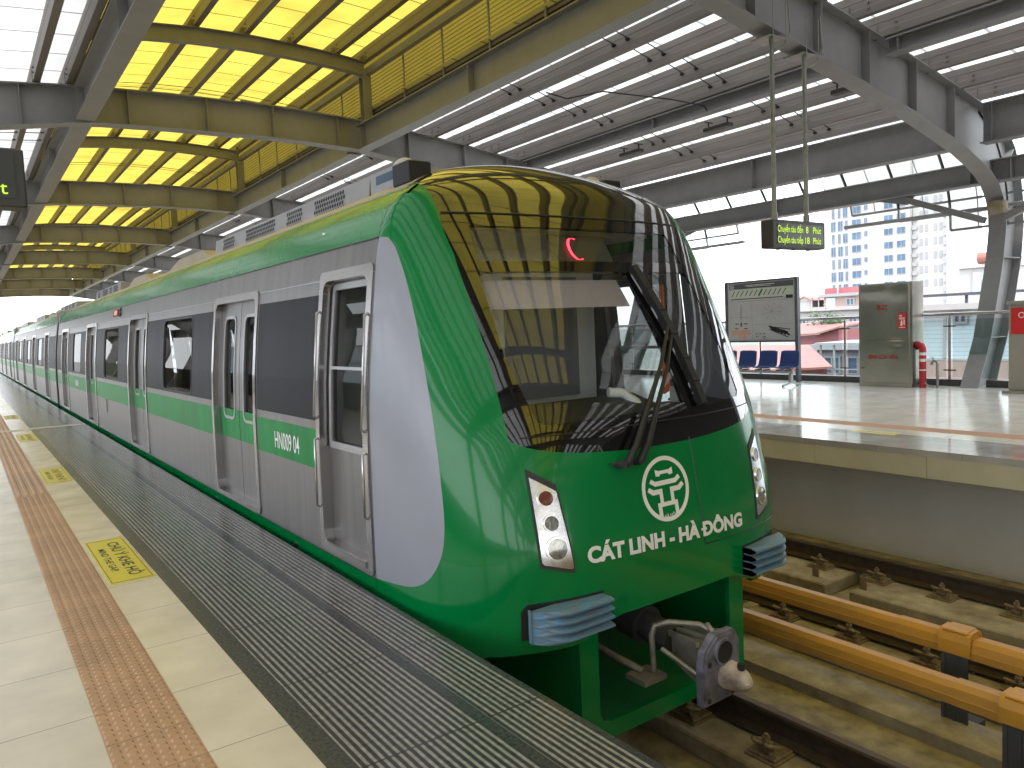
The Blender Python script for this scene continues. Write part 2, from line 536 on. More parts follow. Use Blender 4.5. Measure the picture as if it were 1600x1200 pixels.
M['silverpaint'] = mat("silver_paint", (0.29, 0.30, 0.345), 0.38, metal=0.1, var=0.03, scale=2, coat=0.12, spec=0.3)
M['winpanel'] = mat("dark_window_band", (0.024, 0.025, 0.031), 0.45, var=0.12, scale=1.5, spec=0.08, stretch=(1, 4, 0.3))
M['mask'] = mat("black_gloss", (0.006, 0.006, 0.007), 0.04, var=0.1, coat=1.0, rvar=0.01)
M['black'] = mat("black_rubber", (0.012, 0.012, 0.013), 0.5, var=0.2)
M['darkmetal'] = mat("dark_underframe", (0.03, 0.03, 0.032), 0.6, var=0.3, bump=0.2)
M['roofbeige'] = mat("beige_roof_paint", (0.42, 0.36, 0.26), 0.5, var=0.12, scale=3)
M['acgrey'] = mat("air_con_metal", (0.40, 0.40, 0.42), 0.35, metal=0.4, var=0.15, scale=4)
M['glass'] = glass("windscreen_glass", (0.95, 0.97, 0.95), boost=1.3)
M['winglass'] = glass("side_window_glass", (0.36, 0.39, 0.40), boost=0.5)
M['clear'] = glass("clear_glass", (0.82, 0.88, 0.87))
M['white_paint'] = mat("white_lettering", (0.82, 0.82, 0.80), 0.4, var=0.03)
M['bufblue'] = mat("weathered_blue_steel", (0.085, 0.20, 0.31), 0.5, var=0.2, scale=18, dirt=(0.14, 0.17, 0.17), bump=0.2)
M['chrome'] = mat("reflector", (0.80, 0.80, 0.82), 0.2, metal=1.0, var=0.06, scale=30, bump=0.03, bscale=60)
M['lens'] = mat("lamp_lens", (0.25, 0.25, 0.22), 0.08, metal=0.6, var=0.4, scale=60, coat=1.0)
M['redlens'] = mat("red_lens", (0.16, 0.03, 0.04), 0.1, var=0.3, coat=1.0)
M['cabwall'] = mat("cab_lining", (0.88, 0.89, 0.90), 0.6, var=0.04)
M['cabdark'] = mat("cab_console", (0.03, 0.032, 0.033), 0.5, var=0.15)
M['blind'] = mat("lilac_blind", (0.30, 0.27, 0.33), 0.8, var=0.04)
M['coupler'] = mat("coupler_paint", (0.15, 0.145, 0.185), 0.5, var=0.3, scale=14, bump=0.2, dirt=(0.055, 0.05, 0.05))
M['coupcone'] = mat("worn_ivory_metal", (0.44, 0.38, 0.30), 0.45, var=0.3, scale=9, dirt=(0.11, 0.06, 0.04), bump=0.2)
M['pipe'] = mat("grey_pipe", (0.22, 0.20, 0.165), 0.45, metal=0.5, var=0.3, scale=12)
M['led_red'] = emis("red_led", (1.0, 0.03, 0.06), 2.2)
M['led_yellow'] = emis("yellow_led", (0.55, 0.85, 0.04), 0.6)
M['led_orange'] = emis("orange_led", (1.0, 0.25, 0.12), 0.5)
M['screen'] = mat("led_screen", (0.045, 0.05, 0.045), 0.35, var=0.1)
M['signbox'] = mat("sign_case", (0.055, 0.052, 0.050), 0.5, var=0.1)
M['galv'] = mat("galvanised_pole", (0.30, 0.31, 0.28), 0.45, metal=0.5, var=0.2, scale=10)
M['tile'] = tiles("cream_tiles", (0.60, 0.535, 0.415), 0.6, 0.5946, ox=0.28, oy=-3.465 + 0.5946 * 10, rough=0.22, mottle=0.11, var=0.06)
M['tile2'] = tiles("cream_tiles_edge", (0.60, 0.535, 0.415), 10, 0.5946, oy=-2.865 + 0.5946 * 10, rough=0.22, mottle=0.11, var=0.06)
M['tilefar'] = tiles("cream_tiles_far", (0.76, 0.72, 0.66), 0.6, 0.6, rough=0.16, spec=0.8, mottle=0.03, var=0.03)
M['granite'] = stripes("ribbed_granite", (0.042, 0.042, 0.043), (0.275, 0.265, 0.24), 0, 0.0295, 0.44, rough=0.24, seam=0.80, noise=0.3)
M['granplain'] = mat("plain_granite", (0.050, 0.052, 0.052), 0.22, var=0.5, scale=70, bump=0.06, bscale=200)
M['granfar'] = tiles("polished_granite", (0.42, 0.42, 0.43), 0.45, 0.9, rough=0.08, var=0.12, mottle=0.2, grout=(0.15, 0.15, 0.15), spec=1.0)
M['tact'] = tiles("terracotta_tactile", (0.41, 0.245, 0.13), 10, 0.297, rough=0.5, var=0.08, mottle=0.12, grout=(0.10, 0.06, 0.04), line=0.003, oy=-2.865 + 2.97)
M['tactfar'] = mat('terracotta_tactile_far', (0.46, 0.235, 0.12), 0.6, var=0.06)
M['sticker'] = mat("yellow_sticker", (0.62, 0.52, 0.045), 0.35, var=0.08, scale=9)
M['ink'] = mat("black_print", (0.02, 0.02, 0.018), 0.5, var=0.05)
M['fascia'] = mat("cream_fascia", (0.58, 0.55, 0.42), 0.6, var=0.08, scale=2, bump=0.05)
M['wallgrey'] = mat("grey_render", (0.47, 0.445, 0.39), 0.8, var=0.08, scale=1.2)
M['concrete'] = mat("dusty_concrete", (0.36, 0.30, 0.165), 0.9, var=0.25, scale=5, bump=0.5, bscale=25, dirt=(0.17, 0.135, 0.075))
M['plinth'] = mat("concrete_plinth", (0.36, 0.31, 0.215), 0.9, var=0.2, scale=4, bump=0.4, bscale=40, dirt=(0.18, 0.135, 0.08))
M['rail'] = mat("rusty_rail", (0.070, 0.050, 0.034), 0.6, metal=0.4, var=0.3, scale=15, bump=0.2)
M['railtop'] = mat("worn_rail_head", (0.16, 0.12, 0.09), 0.35, metal=0.8, var=0.2, scale=20, stretch=(1, 0.1, 1))
M['fastener'] = mat("rusty_fastener", (0.21, 0.155, 0.085), 0.75, metal=0.2, var=0.4, scale=40, bump=0.3)
M['amber'] = mat("amber_cover", (0.55, 0.255, 0.022), 0.42, var=0.25, scale=3, dirt=(0.30, 0.17, 0.045), stretch=(1, 0.25, 1), bump=0.05)
M['support'] = mat("dark_bracket", (0.06, 0.06, 0.06), 0.5, var=0.2)
M['bluechair'] = mat("blue_plastic", (0.018, 0.055, 0.22), 0.35, var=0.06)
M['alu'] = mat("cast_aluminium", (0.45, 0.45, 0.46), 0.35, metal=0.8, var=0.08)
M['stainless'] = mat("stainless_sheet", (0.44, 0.42, 0.375), 0.24, metal=0.92, var=0.10, scale=1.6, bump=0.03, bscale=3)
M['red'] = mat("red_paint", (0.48, 0.02, 0.03), 0.4, var=0.08)
M['redsign'] = mat("red_sign", (0.62, 0.025, 0.025), 0.4, var=0.04)
M['panel_bg'] = mat("map_sheet", (0.46, 0.46, 0.46), 0.35, var=0.03)
M['panel_pale'] = mat("map_strip", (0.52, 0.56, 0.46), 0.35, var=0.03)
M['boardframe'] = mat("board_frame", (0.09, 0.09, 0.11), 0.4, var=0.08)
M['mapgreen'] = mat("map_green", (0.02, 0.16, 0.06), 0.5, var=0.05)
M['mappink'] = mat("map_pink", (0.55, 0.33, 0.24), 0.5, var=0.05)
M['mapgrey'] = mat("map_grey", (0.25, 0.25, 0.26), 0.5, var=0.05)
M['beigepost'] = mat("beige_metal", (0.30, 0.29, 0.24), 0.5, var=0.06)
M['bwall'] = mat("white_render", (0.43, 0.425, 0.415), 0.8, var=0.05, scale=0.3)
M['bwin'] = mat("blue_window_glass", (0.085, 0.14, 0.215), 0.3, var=0.35, scale=0.35, spec=0.3)
M['bgrey'] = mat("grey_render_far", (0.33, 0.335, 0.35), 0.8, var=0.05, scale=0.5)
M['bblue'] = stripes("pale_blue_cladding", (0.58, 0.68, 0.74), (0.40, 0.48, 0.54), 2, 0.16, 0.12, rough=0.6, bump=0.3, noise=0.05, nscale=2)
M['redroof'] = stripes("red_roof_sheet", (0.42, 0.175, 0.16), (0.35, 0.14, 0.13), 1, 0.5, 0.15, rough=0.6, bump=0.2, noise=0.14, nscale=1.5)
M['redwall'] = mat("red_wall", (0.36, 0.12, 0.13), 0.8, var=0.08, scale=0.5)
M['brickpale'] = mat("pale_brick", (0.42, 0.31, 0.28), 0.85, var=0.12, scale=2)
M['tank'] = mat("rusty_tank", (0.30, 0.13, 0.10), 0.5, var=0.15, metal=0.3)
M['greyroof'] = mat("grey_roof", (0.42, 0.44, 0.46), 0.6, var=0.1, scale=1)
M['leaf'] = mat("foliage", (0.07, 0.14, 0.06), 0.6, var=0.5, scale=3)
M['bark'] = mat("bark", (0.10, 0.075, 0.05), 0.9, var=0.3)
M['ground'] = mat("town_ground", (0.30, 0.29, 0.27), 0.9, var=0.2, scale=0.05)
M['skin'] = mat("skin", (0.35, 0.20, 0.14), 0.5, var=0.05)
M['hair'] = mat("black_hair", (0.012, 0.010, 0.010), 0.5, var=0.2)
M['vest'] = mat("hi_vis_yellow", (0.72, 0.92, 0.05), 0.6, var=0.06)
M['vestband'] = mat("reflective_band", (0.5, 0.5, 0.5), 0.35, var=0.05)
M['trouser'] = mat("dark_trousers", (0.02, 0.022, 0.03), 0.8, var=0.1)
M['parapet'] = mat('olive_parapet', (0.075, 0.075, 0.045), 0.6, var=0.1, scale=1)
M['cabfloor'] = mat('grey_floor_sheet', (0.35, 0.35, 0.35), 0.6, var=0.1)
M['blocker_grey'] = mat('dark_grey_blocker', (0.10, 0.10, 0.105), 0.6, var=0.1, scale=1)  # surface of the added, unseen block that darkens the nose reflections
M['teal'] = mat('pale_teal_sheet', (0.42, 0.58, 0.58), 0.7, var=0.06, scale=1)
M['dome'] = mat("olive_dome_gloss", (0.024, 0.024, 0.014), 0.05, var=0.05, coat=1.0, rvar=0.01)
M['orange'] = mat("orange_cloth", (0.60, 0.14, 0.02), 0.7, var=0.1)
M['bellows'] = mat("grey_bellows", (0.05, 0.045, 0.04), 0.8, var=0.2)

# ------------------------------------------------------------------ platforms and tracks
YA, YB = -66.0, 74.0
EDGE, FEDGE = 1.816, 8.209
RAIL_Z = -1.03

mb = MB().box(-900, 1500, -900, 2500, -12.2, -12.0)
tag(mb.build("ground", M['ground']), kind="structure")
mb = MB().box(-8, 18, YA - 60, 260, -2.2, -1.36)
tag(mb.build("track_bed", M['concrete'], base=(5, 0, -1.36)), kind="structure")

pl = thing("platform", None, None, (0, 0, 0), kind="structure")
MB().box(-6.2, 0.3194, YA, YB, -0.12, 0.0).build("tile_floor", M['tile'], pl)
MB().box(0.6183, 0.9162, YA, YB, -0.12, 0.0).build("tile_border", M['tile2'], pl)
mb = MB().box(0.3194, 0.6183, YA, YB, -0.12, 0.0)
tact = mb.build("tactile_paving", M['tact'], pl)
mb = MB()
# raised bumps near the camera, guiding ridges beyond
y0 = -2.865 + 2.97
k = 0
for t in range(int((9.2 + 0.3) / 0.297)):
    yt = 0.488 + 0.297 * t
    if yt > 9.0: break
    for i in range(6):
        for j in range(6):
            cx, cy_ = 0.3194 + 0.0249 + i * 0.0498, yt + 0.0247 + j * 0.0495
            a, b, h = 0.0195, 0.0145, 0.0042
            vs = [(cx - a, cy_ - b, 0), (cx + a, cy_ - b, 0), (cx + a, cy_ + b, 0), (cx - a, cy_ + b, 0)]
            m_ = 0.55
            vs += [(cx - a * m_, cy_ - b * m_, h), (cx + a * m_, cy_ - b * m_, h), (cx + a * m_, cy_ + b * m_, h), (cx - a * m_, cy_ + b * m_, h)]
            mb.add(vs, [(4, 5, 6, 7), (0, 1, 5, 4), (1, 2, 6, 5), (2, 3, 7, 6), (3, 0, 4, 7)])
mb.build("tactile_bumps", M['tact'], pl)
mb = MB()
for i in range(4):
    cx = 0.3194 + 0.045 + i * 0.07
    mb.add([(cx - 0.02, 9.15, 0.0), (cx + 0.02, 9.15, 0.0), (cx + 0.012, 9.15, 0.005), (cx - 0.012, 9.15, 0.005), (cx - 0.02, YB, 0.0), (cx + 0.02, YB, 0.0), (cx + 0.012, YB, 0.005), (cx - 0.012, YB, 0.005)],
           [(0, 1, 2, 3), (0, 4, 5, 1), (1, 5, 6, 2), (2, 6, 7, 3), (3, 7, 4, 0)])
mb.build("tactile_ridges", M['tact'], pl)
for x0, x1, mm in ((0.9162, 1.008, 'granplain'), (1.008, 1.502, 'granite'), (1.502, 1.545, 'granplain'), (1.545, 1.792, 'granite'), (1.792, EDGE, 'granplain')):
    MB().box(x0, x1, YA, YB, -0.12, 0.0).build("granite_edging", M[mm], pl)
MB().box(-6.2, EDGE - 0.002, YA, YB, -0.5, -0.121).build("platform_slab", M['fascia'], pl)
MB().box(-6.2, EDGE - 0.45, YA, YB, -1.355, -0.501).build("platform_wall", M['wallgrey'], pl)
# expansion joint strip
MB().box(-2.0, EDGE - 0.01, 16.45, 16.68, 0.001, 0.006).build("joint_cover", M['fascia'], pl)

fp = thing("far_platform", None, None, (12, 0, 0), kind="structure")
MB().box(FEDGE + 1.60, 15.75, YA, YB, -0.12, 0.0).build("tile_floor", M['tilefar'], fp)
MB().box(FEDGE + 0.90, FEDGE + 1.26, YA, YB, -0.12, 0.0).build("tile_border", M['tilefar'], fp)
MB().box(FEDGE + 1.26, FEDGE + 1.60, YA, YB, -0.12, 0.0).build("tactile_paving", M['tactfar'], fp)
mb = MB()
for t in range(330):
    yy = -1 + t * 0.0495
    for i in range(6):
        cx, cy_ = FEDGE + 1.285 + i * 0.057, yy
        a, b, h = 0.018, 0.014, 0.005
        mb.add([(cx - a, cy_ - b, 0), (cx + a, cy_ - b, 0), (cx + a, cy_ + b, 0), (cx - a, cy_ + b, 0), (cx, cy_, h)], [(0, 1, 4), (1, 2, 4), (2, 3, 4), (3, 0, 4)])
mb.build("tactile_bumps", M['tactfar'], fp)
MB().box(FEDGE, FEDGE + 0.90, YA, YB, -0.07, 0.0).build("granite_edging", M['granfar'], fp)
mb = MB()
y = YA
fpw = [1.36, 1.36, 1.28, 1.36]
i = 0
while y < 40:
    wv = 1.32
    mb.box(FEDGE + 0.006, FEDGE + 0.4, y, y + wv - 0.004, -0.30, -0.0705)
    y += wv
mb.box(FEDGE + 0.006, FEDGE + 0.4, y, YB, -0.30, -0.0705)
mb.build("platform_fascia", M['fascia'], fp)
MB().box(FEDGE + 0.40, 15.75, YA, YB, -0.305, -0.121).build("platform_slab", M['fascia'], fp)
MB().box(FEDGE + 0.42, 15.75, YA, YB, -1.355, -0.3055).build("platform_wall", M['wallgrey'], fp)

# stickers
def sticker(y0, y1, lab):
    t = thing("floor_sticker", lab, "floor sticker", (0.77, (y0 + y1) / 2, 0.0), "yellow warning stickers along the platform edge")
    MB().box(0.640, 0.904, y0, y1, 0.0, 0.0016).build("backing", M['sticker'], t)
    mb = MB()
    for a in ((0.652, 0.656), (0.888, 0.892)):
        mb.box(a[0], a[1], y0 + 0.03, y1 - 0.03, 0.0016, 0.0022)
    for b in (y0 + 0.03, y1 - 0.036):
        mb.box(0.656, 0.888, b, b + 0.006, 0.0016, 0.0022)
    mb.build("border", M['ink'], t)
    yc = (y0 + y1) / 2
    mb = MB(); text(mb, "CHÚ Ý KHE HỞ", lambda u, v: (0.776 + v, yc - u, 0.0024), (y1 - y0) * 0.78, 0.070, 0.02)
    mb.build("lettering", M['ink'], t)
    mb = MB(); text(mb, "MIND THE GAP", lambda u, v: (0.694 + v, yc - u, 0.0024), (y1 - y0) * 0.52, 0.044, 0.012)
    mb.build("small_lettering", M['ink'], t)
sticker(5.29, 6.58, "yellow warning sticker nearest the camera, in front of the number on the train")
sticker(9.74, 10.95, "second yellow warning sticker from the camera, on the cream tile strip")
sticker(14.45, 15.75, "third yellow warning sticker from the camera, pale with glare")
sticker(19.3, 20.5, "small yellow warning sticker just past the metal joint across the platform")
def far_sticker():
    t = thing("floor_sticker", "yellow warning sticker on the edge of the far platform", "floor sticker", (9.09, 5.0, 0.0), "yellow warning stickers along the platform edge")
    MB().box(8.98, 9.2, 4.72, 5.28, 0.0004, 0.0016).build("backing", M['sticker'], t)
    mb = MB()
    text(mb, "CHÚ Ý KHE HỞ", lambda u, v: (9.11 - v, 5.0 + u, 0.0022), 0.44, 0.05, 0.01)
    mb.build("lettering", M['ink'], t)
far_sticker()

# ---- tracks
C1, C2 = 3.30, 6.72
rail_x = [C1 - 0.7525, C1 + 0.7525, C2 - 0.7525, C2 + 0.7525]
rail_lab = ["steel rail of the near track on the near platform side, under the train", "steel rail of the near track with shiny head, in front of the coupler",
            "dark rail of the far track, behind the second amber rail cover", "rusty rail at the foot of the far platform wall"]
for x, lab in zip(rail_x, rail_lab):
    t = thing("rail", lab, "rail", (x, 0, RAIL_Z - 0.17), "running rails")
    mb = MB()
    prof = [(-0.075, -0.172), (0.075, -0.172), (0.075, -0.160), (0.012, -0.140), (0.010, -0.048), (0.034, -0.036), (0.036, -0.012), (0.028, -0.003), (-0.028, -0.003), (-0.036, -0.012), (-0.034, -0.036), (-0.010, -0.048), (-0.012, -0.140), (-0.075, -0.160)]
    mb.prism(prof, lambda u, v, w_: (x + u, w_, RAIL_Z + v), -70, 230)
    mb.build("rail_body", M['rail'], t)
    MB().box(x - 0.026, x + 0.026, -70, 230, RAIL_Z - 0.0028, RAIL_Z).build("rail_head", M['railtop'], t)

# plinths under the rails: long concrete blocks with gaps
gi = 0
names_pl = {0: "near rail", 1: "rail before the coupler", 2: "middle rail", 3: "far rail"}
for ri, x in enumerate(rail_x):
    segs = [(-70, -0.6), (-0.42, 4.05), (4.30, 9.0), (9.2, 13.8), (14, 60)] if ri != 2 else [(-70, 0.2), (0.4, 4.42), (4.75, 9.4), (9.6, 60)]
    for s_i, (a, b) in enumerate(segs):
        x0, x1 = (x - 0.42, x + 0.30) if ri != 3 else (x - 0.62, x + 0.42)
        if ri == 1: x0, x1 = x - 0.36, x + 0.24
        where = ["behind the camera", "nearest the camera", "just past the first gap", "further along", "at the far end"][s_i]
        mb = MB()
        c = 0.012
        mb.cbox(x0, x1, a, b, -1.359, -1.226 + 0.002 * s_i, c)
        tag(mb.build("concrete_plinth", M['plinth'], base=((x0 + x1) / 2, (a + b) / 2, -1.36)),
            "long concrete plinth carrying the " + names_pl[ri] + ", segment " + where, "plinth", "concrete plinths under the rails")
# raised strip between the tracks
mb = MB()
mb.box(4.955, 5.30, -70, 60, -1.36, -1.275)
tag(mb.build("cable_strip", M['plinth'], base=(5.1, 20, -1.36)), "low concrete strip on the track bed below the nearer amber rail cover", "concrete strip")

def fastener_mb(x, y, z, side):
    """base plate, clip and bolts on one side of a rail; side = -1 towards -x"""
    s = side
    pl_ = MB().cbox(x - 0.15, x + 0.15, y - 0.115, y + 0.115, z, z + 0.018, 0.004)
    pl_.cbox(x - 0.135, x + 0.135, y - 0.10, y + 0.10, z + 0.0182, z + 0.034, 0.004)
    cl = MB()
    zc = z + 0.036
    cx = x + s * 0.075
    K_ = 1.5
    cl.tube([(cx + (q[0] - cx) * 1.15, y + (q[1] - y) * 1.15, zc + (q[2] - zc) * K_) for q in [(cx - s * 0.035, y - 0.055, zc + 0.02), (cx + s * 0.03, y - 0.065, zc + 0.045), (cx + s * 0.055, y - 0.035, zc + 0.05), (cx + s * 0.02, y - 0.012, zc + 0.035), (cx - s * 0.03, y - 0.008, zc + 0.03),
             (cx - s * 0.03, y + 0.008, zc + 0.03), (cx + s * 0.02, y + 0.012, zc + 0.035), (cx + s * 0.055, y + 0.035, zc + 0.05), (cx + s * 0.03, y + 0.065, zc + 0.045), (cx - s * 0.035, y + 0.055, zc + 0.02)]], 0.013, 8)
    cl.box(cx - 0.025, cx + 0.025, y - 0.035, y + 0.035, zc, zc + 0.05)
    bt = MB()
    bt.tube([(cx, y, zc), (cx, y, zc + 0.115)], 0.013, 8)
    bt.tube([(cx, y, zc + 0.065), (cx, y, zc + 0.095)], 0.026, 6)
    b2 = MB().tube([(x + s * 0.115, y - 0.075, zc), (x + s * 0.115, y - 0.075, zc + 0.028)], 0.022, 6)
    b3 = MB().tube([(x + s * 0.02, y + 0.085, zc), (x + s * 0.02, y + 0.085, zc + 0.028)], 0.022, 6)
    return pl_, cl, bt, b2, b3

src = None
def put_fast(x, y, lab):
    global src
    if src is None:
        t = thing("rail_fastener", lab, "rail fastener", (x, y, -1.226), "rail fasteners")
        a, b, c, e2, e3 = fastener_mb(x, y, -1.226, -1)
        e2.build("bolt", M['fastener'], t); e3.build("bolt", M['fastener'], t)
        a.build("base_plate", M['fastener'], t); b.build("spring_clip", M['fastener'], t); c.build("clip_bolt", M['fastener'], t)
        src = t
        return t
    c = copy_tree(src, shift=(x - src.location.x, y - src.location.y, 0))
    c["label"] = lab
    return c
rail_word = {1: "beside the nearest rail", 2: "beside the middle dark rail", 3: "beside the rail at the far wall"}
ords = ["first", "second", "third", "fourth", "fifth", "sixth", "seventh", "eighth", "ninth", "tenth", "eleventh", "twelfth"]
for ri, x, yy0, n in ((1, 3.925, 2.20, 8), (2, 5.885, 2.175, 9), (3, 7.37, 2.12, 9)):
    for k in range(n):
        put_fast(x, yy0 + 0.6295 * k, "rusty rail fastener " + rail_word[ri] + ", " + ords[k] + " from the right")
# small steel stoppers at plinth gaps
for (x, y, lab) in ((7.03, 4.50, "short steel angle post on the far plinth, left of its gap"), (7.02, 3.98, "short steel angle post on the far plinth, right of its gap")):
    mb = MB().box(x - 0.035, x - 0.027, y - 0.035, y + 0.035, -1.226, -1.10); mb.box(x - 0.0269, x + 0.035, y + 0.027, y + 0.035, -1.226, -1.10)
    tag(mb.build("angle_post", M['fastener'], base=(x, y, -1.226)), lab, "steel post", "steel angle posts at the plinth gap")

# conductor rails with amber covers
def conductor(x0, lab, sup, zt, joints):
    t = thing("conductor_rail", lab, "conductor rail", (x0 + 0.08, 3, -1.36), "amber covered conductor rails")
    wd, ht = 0.125, 0.13
    prof = [(0, -ht), (0.012, -ht), (0.012, -0.065), (wd - 0.012, -0.065), (wd - 0.012, -ht), (wd, -ht), (wd + 0.004, -0.075), (wd - 0.004, -0.03), (wd - 0.03, 0), (0.03, 0), (0.004, -0.03), (-0.004, -0.075)]
    def cover(a, b, g):
        m2 = MB(); m2.prism([(wd / 2 + (u - wd / 2) * (1 + g / wd * 2), v + (g if v > -0.04 else 0)) for u, v in prof], lambda u, v, w_: (x0 + u, w_, zt + v), a, b)
        m2.tube([(x0 - 0.006 - g, a, zt - 0.078), (x0 - 0.006 - g, b, zt - 0.078)], 0.004, 4)
        return m2
    cover(-70, 120, 0).build("cover", M['amber'], t)
    for (a, b) in joints: cover(a, b, 0.006).build("joint_cover", M['amber'], t)
    MB().prism([(0.025, -0.125), (0.10, -0.125), (0.10, -0.112), (0.075, -0.107), (0.075, -0.07), (0.05, -0.07), (0.05, -0.107), (0.025, -0.112)], lambda u, v, w_: (x0 + u, w_, zt + v), -70, 120).build("power_rail", M['darkmetal'], t)
    for ys in sup:
        b = MB()
        b.box(x0 - 0.03, x0 - 0.016, ys - 0.085, ys - 0.06, -1.355, zt - 0.05); b.box(x0 - 0.03, x0 - 0.016, ys + 0.06, ys + 0.085, -1.355, zt - 0.05)
        b.box(x0 - 0.022, x0 - 0.018, ys - 0.06, ys + 0.06, -1.355, zt - 0.05)
        b.box(x0 - 0.03, x0 - 0.0221, ys - 0.008, ys + 0.008, -1.355, zt - 0.10)
        b.box(x0 - 0.0159, x0 + 0.20, ys - 0.10, ys + 0.10, -1.355, -1.30)
        b.build("support", M['support'], t)
        m2 = MB()
        pr = [(-0.042, -0.16), (-0.03, -0.16), (-0.03, -0.04), (0.0, 0.006), (wd, 0.006), (wd + 0.02, -0.06), (wd + 0.03, -0.06), (wd + 0.02, 0.02), (wd - 0.02, 0.045), (0.0, 0.045), (-0.03, 0.028), (-0.045, -0.02)]
        pr = [(u, v if v > -0.15 else -0.11) for u, v in pr]
        m2.prism(pr, lambda u, v, w_: (x0 + u, w_, zt + v), ys - 0.10, ys + 0.10)
        sc_ = MB().cbox(x0 - 0.03, x0 + wd, ys - 0.08, ys + 0.08, zt + 0.035, zt + 0.052, 0.006)
        cp = m2.build("support_cap", M['amber'], t)
        sub(sc_, "cap_lid", M['amber'], cp)
conductor(4.585, "nearer conductor rail under a long amber cover", [1.70, 6.2, 10.6], -0.711, [(1.2, 2.065), (5.7, 6.8)])
conductor(5.25, "conductor rail under an amber cover with capped support, closer to the far platform", [2.34, 6.8, 11.2], -0.698, [(1.75, 2.75), (6.2, 7.3)])

t = thing("parapet", "low olive parapet along the back of the near platform, mirrored in the train windows", "parapet", (-5.9, 10, 0))
MB().box(-6.0, -5.85, YA, YB, 0.0, 1.15).build("wall", M['parapet'], t)
MB().box(-6.03, -5.82, YA, YB, 1.151, 1.21).build("coping", M['steel'], t)

# ------------------------------------------------------------------ station canopy
YF0, STEP = 6.45, 9.35
FR = [YF0 + STEP * k for k in range(-7, 8)]
XC = 4.9
inner = [(0, 5.56), (1.3, 5.545), (2.5, 5.50), (3.0, 5.45), (4.2, 5.25), (5, 5.12), (6, 4.95), (7, 4.79), (8, 4.62), (9.1, 4.38), (9.7, 4.24), (10.2, 4.08), (10.6, 3.92), (10.9, 3.74), (11.1, 3.5), (11.2, 3.25), (11.22, 2.93), (11.12, 2.4), (10.9, 1.75), (10.6, 0.9), (10.3, 0.4), (10.06, 0)]
outer = [(0, 6.2), (1.3, 6.18), (2.5, 6.13), (3.0, 6.1), (4.2, 5.99), (5, 5.9), (6, 5.77), (7, 5.62), (8, 5.47), (9.1, 5.29), (9.9, 5.16), (10.6, 5.02), (11.2, 4.82), (11.6, 4.45), (11.85, 4.0), (11.97, 3.5), (12.0, 3.0), (11.9, 2.4), (11.65, 1.7), (11.3, 0.9), (11.0, 0.4), (10.8, 0)]
otop = [(o[0], o[1]) for o in outer[:11]]
canopy = thing("station_canopy", "arched steel station canopy with yellow skylight and white roof strips", "canopy", (XC, 20, 0))

def portal(Y):
    mb = MB()
    for s in (-1, 1):
        I = [(XC + s * d, z) for d, z in inner]; O = [(XC + s * d, z) for d, z in outer]
        n = len(I)
        # web
        for yy in (Y - 0.008, Y + 0.008):
            mb.add([(x, yy, z) for x, z in I] + [(x, yy, z) for x, z in O], [(k, k + 1, n + k + 1, n + k) for k in range(n - 1)])
        # flanges as bent plates
        for line, hw_, sgn in ((I, 0.155, 1), (O, 0.155, -1)):
            P = [Vector((x, 0, z)) for x, z in line]
            T = []
            for k in range(n):
                t = (P[min(k + 1, n - 1)] - P[max(k - 1, 0)]).normalized()
                T.append(Vector((-t.z, 0, t.x)))
            th = 0.022
            q = []
            for k in range(n):
                a = P[k]; b = P[k] + T[k] * th
                q += [(a.x, Y - hw_, a.z), (a.x, Y + hw_, a.z), (b.x, Y + hw_, b.z), (b.x, Y - hw_, b.z)]
            fs = []
            for k in range(n - 1):
                for e in range(4):
                    fs.append((4 * k + e, 4 * k + (e + 1) % 4, 4 * k + 4 + (e + 1) % 4, 4 * k + 4 + e))
            mb.add(q, fs)
    fr = mb.build("portal_frame", M['steel'], canopy)
    def stiff(*boxes):
        q_ = MB()
        for bb in boxes: q_.box(*bb)
        sub(q_, "stiffener", M['steel'], fr)
    for s in (-1, 1):
        for d in (0.65, 2.05, 3.75, 5.25, 6.5, 7.9, 9.2):
            zi = lerp(d, inner) + 0.022; zo = lerp(d, outer) - 0.024
            if Y > 0: stiff((XC + s * d - 0.007, XC + s * d + 0.007, Y - 0.145, Y - 0.0085, zi, zo))
            if 0 < Y < 30: stiff((XC + s * d - 0.007, XC + s * d + 0.007, Y + 0.0085, Y + 0.145, zi, zo))
        for kk in (13, 15, 17, 19):
            p = inner[kk]; q = outer[min(kk, 21)]
            for yy in (-1, 1):
                a = Vector((XC + s * p[0], Y + yy * 0.077, p[1])); b = Vector((XC + s * q[0], Y + yy * 0.077, q[1]))
                dd = (b - a).normalized()
                if s > 0 and 0 < Y < 40:
                    st = MB().bar(a + dd * 0.025, b - dd * 0.025, 0.134, 0.014, up=(1, 0, 0.3))
                    sub(st, "stiffener", M['steel'], fr)
for Y in FR: portal(Y)

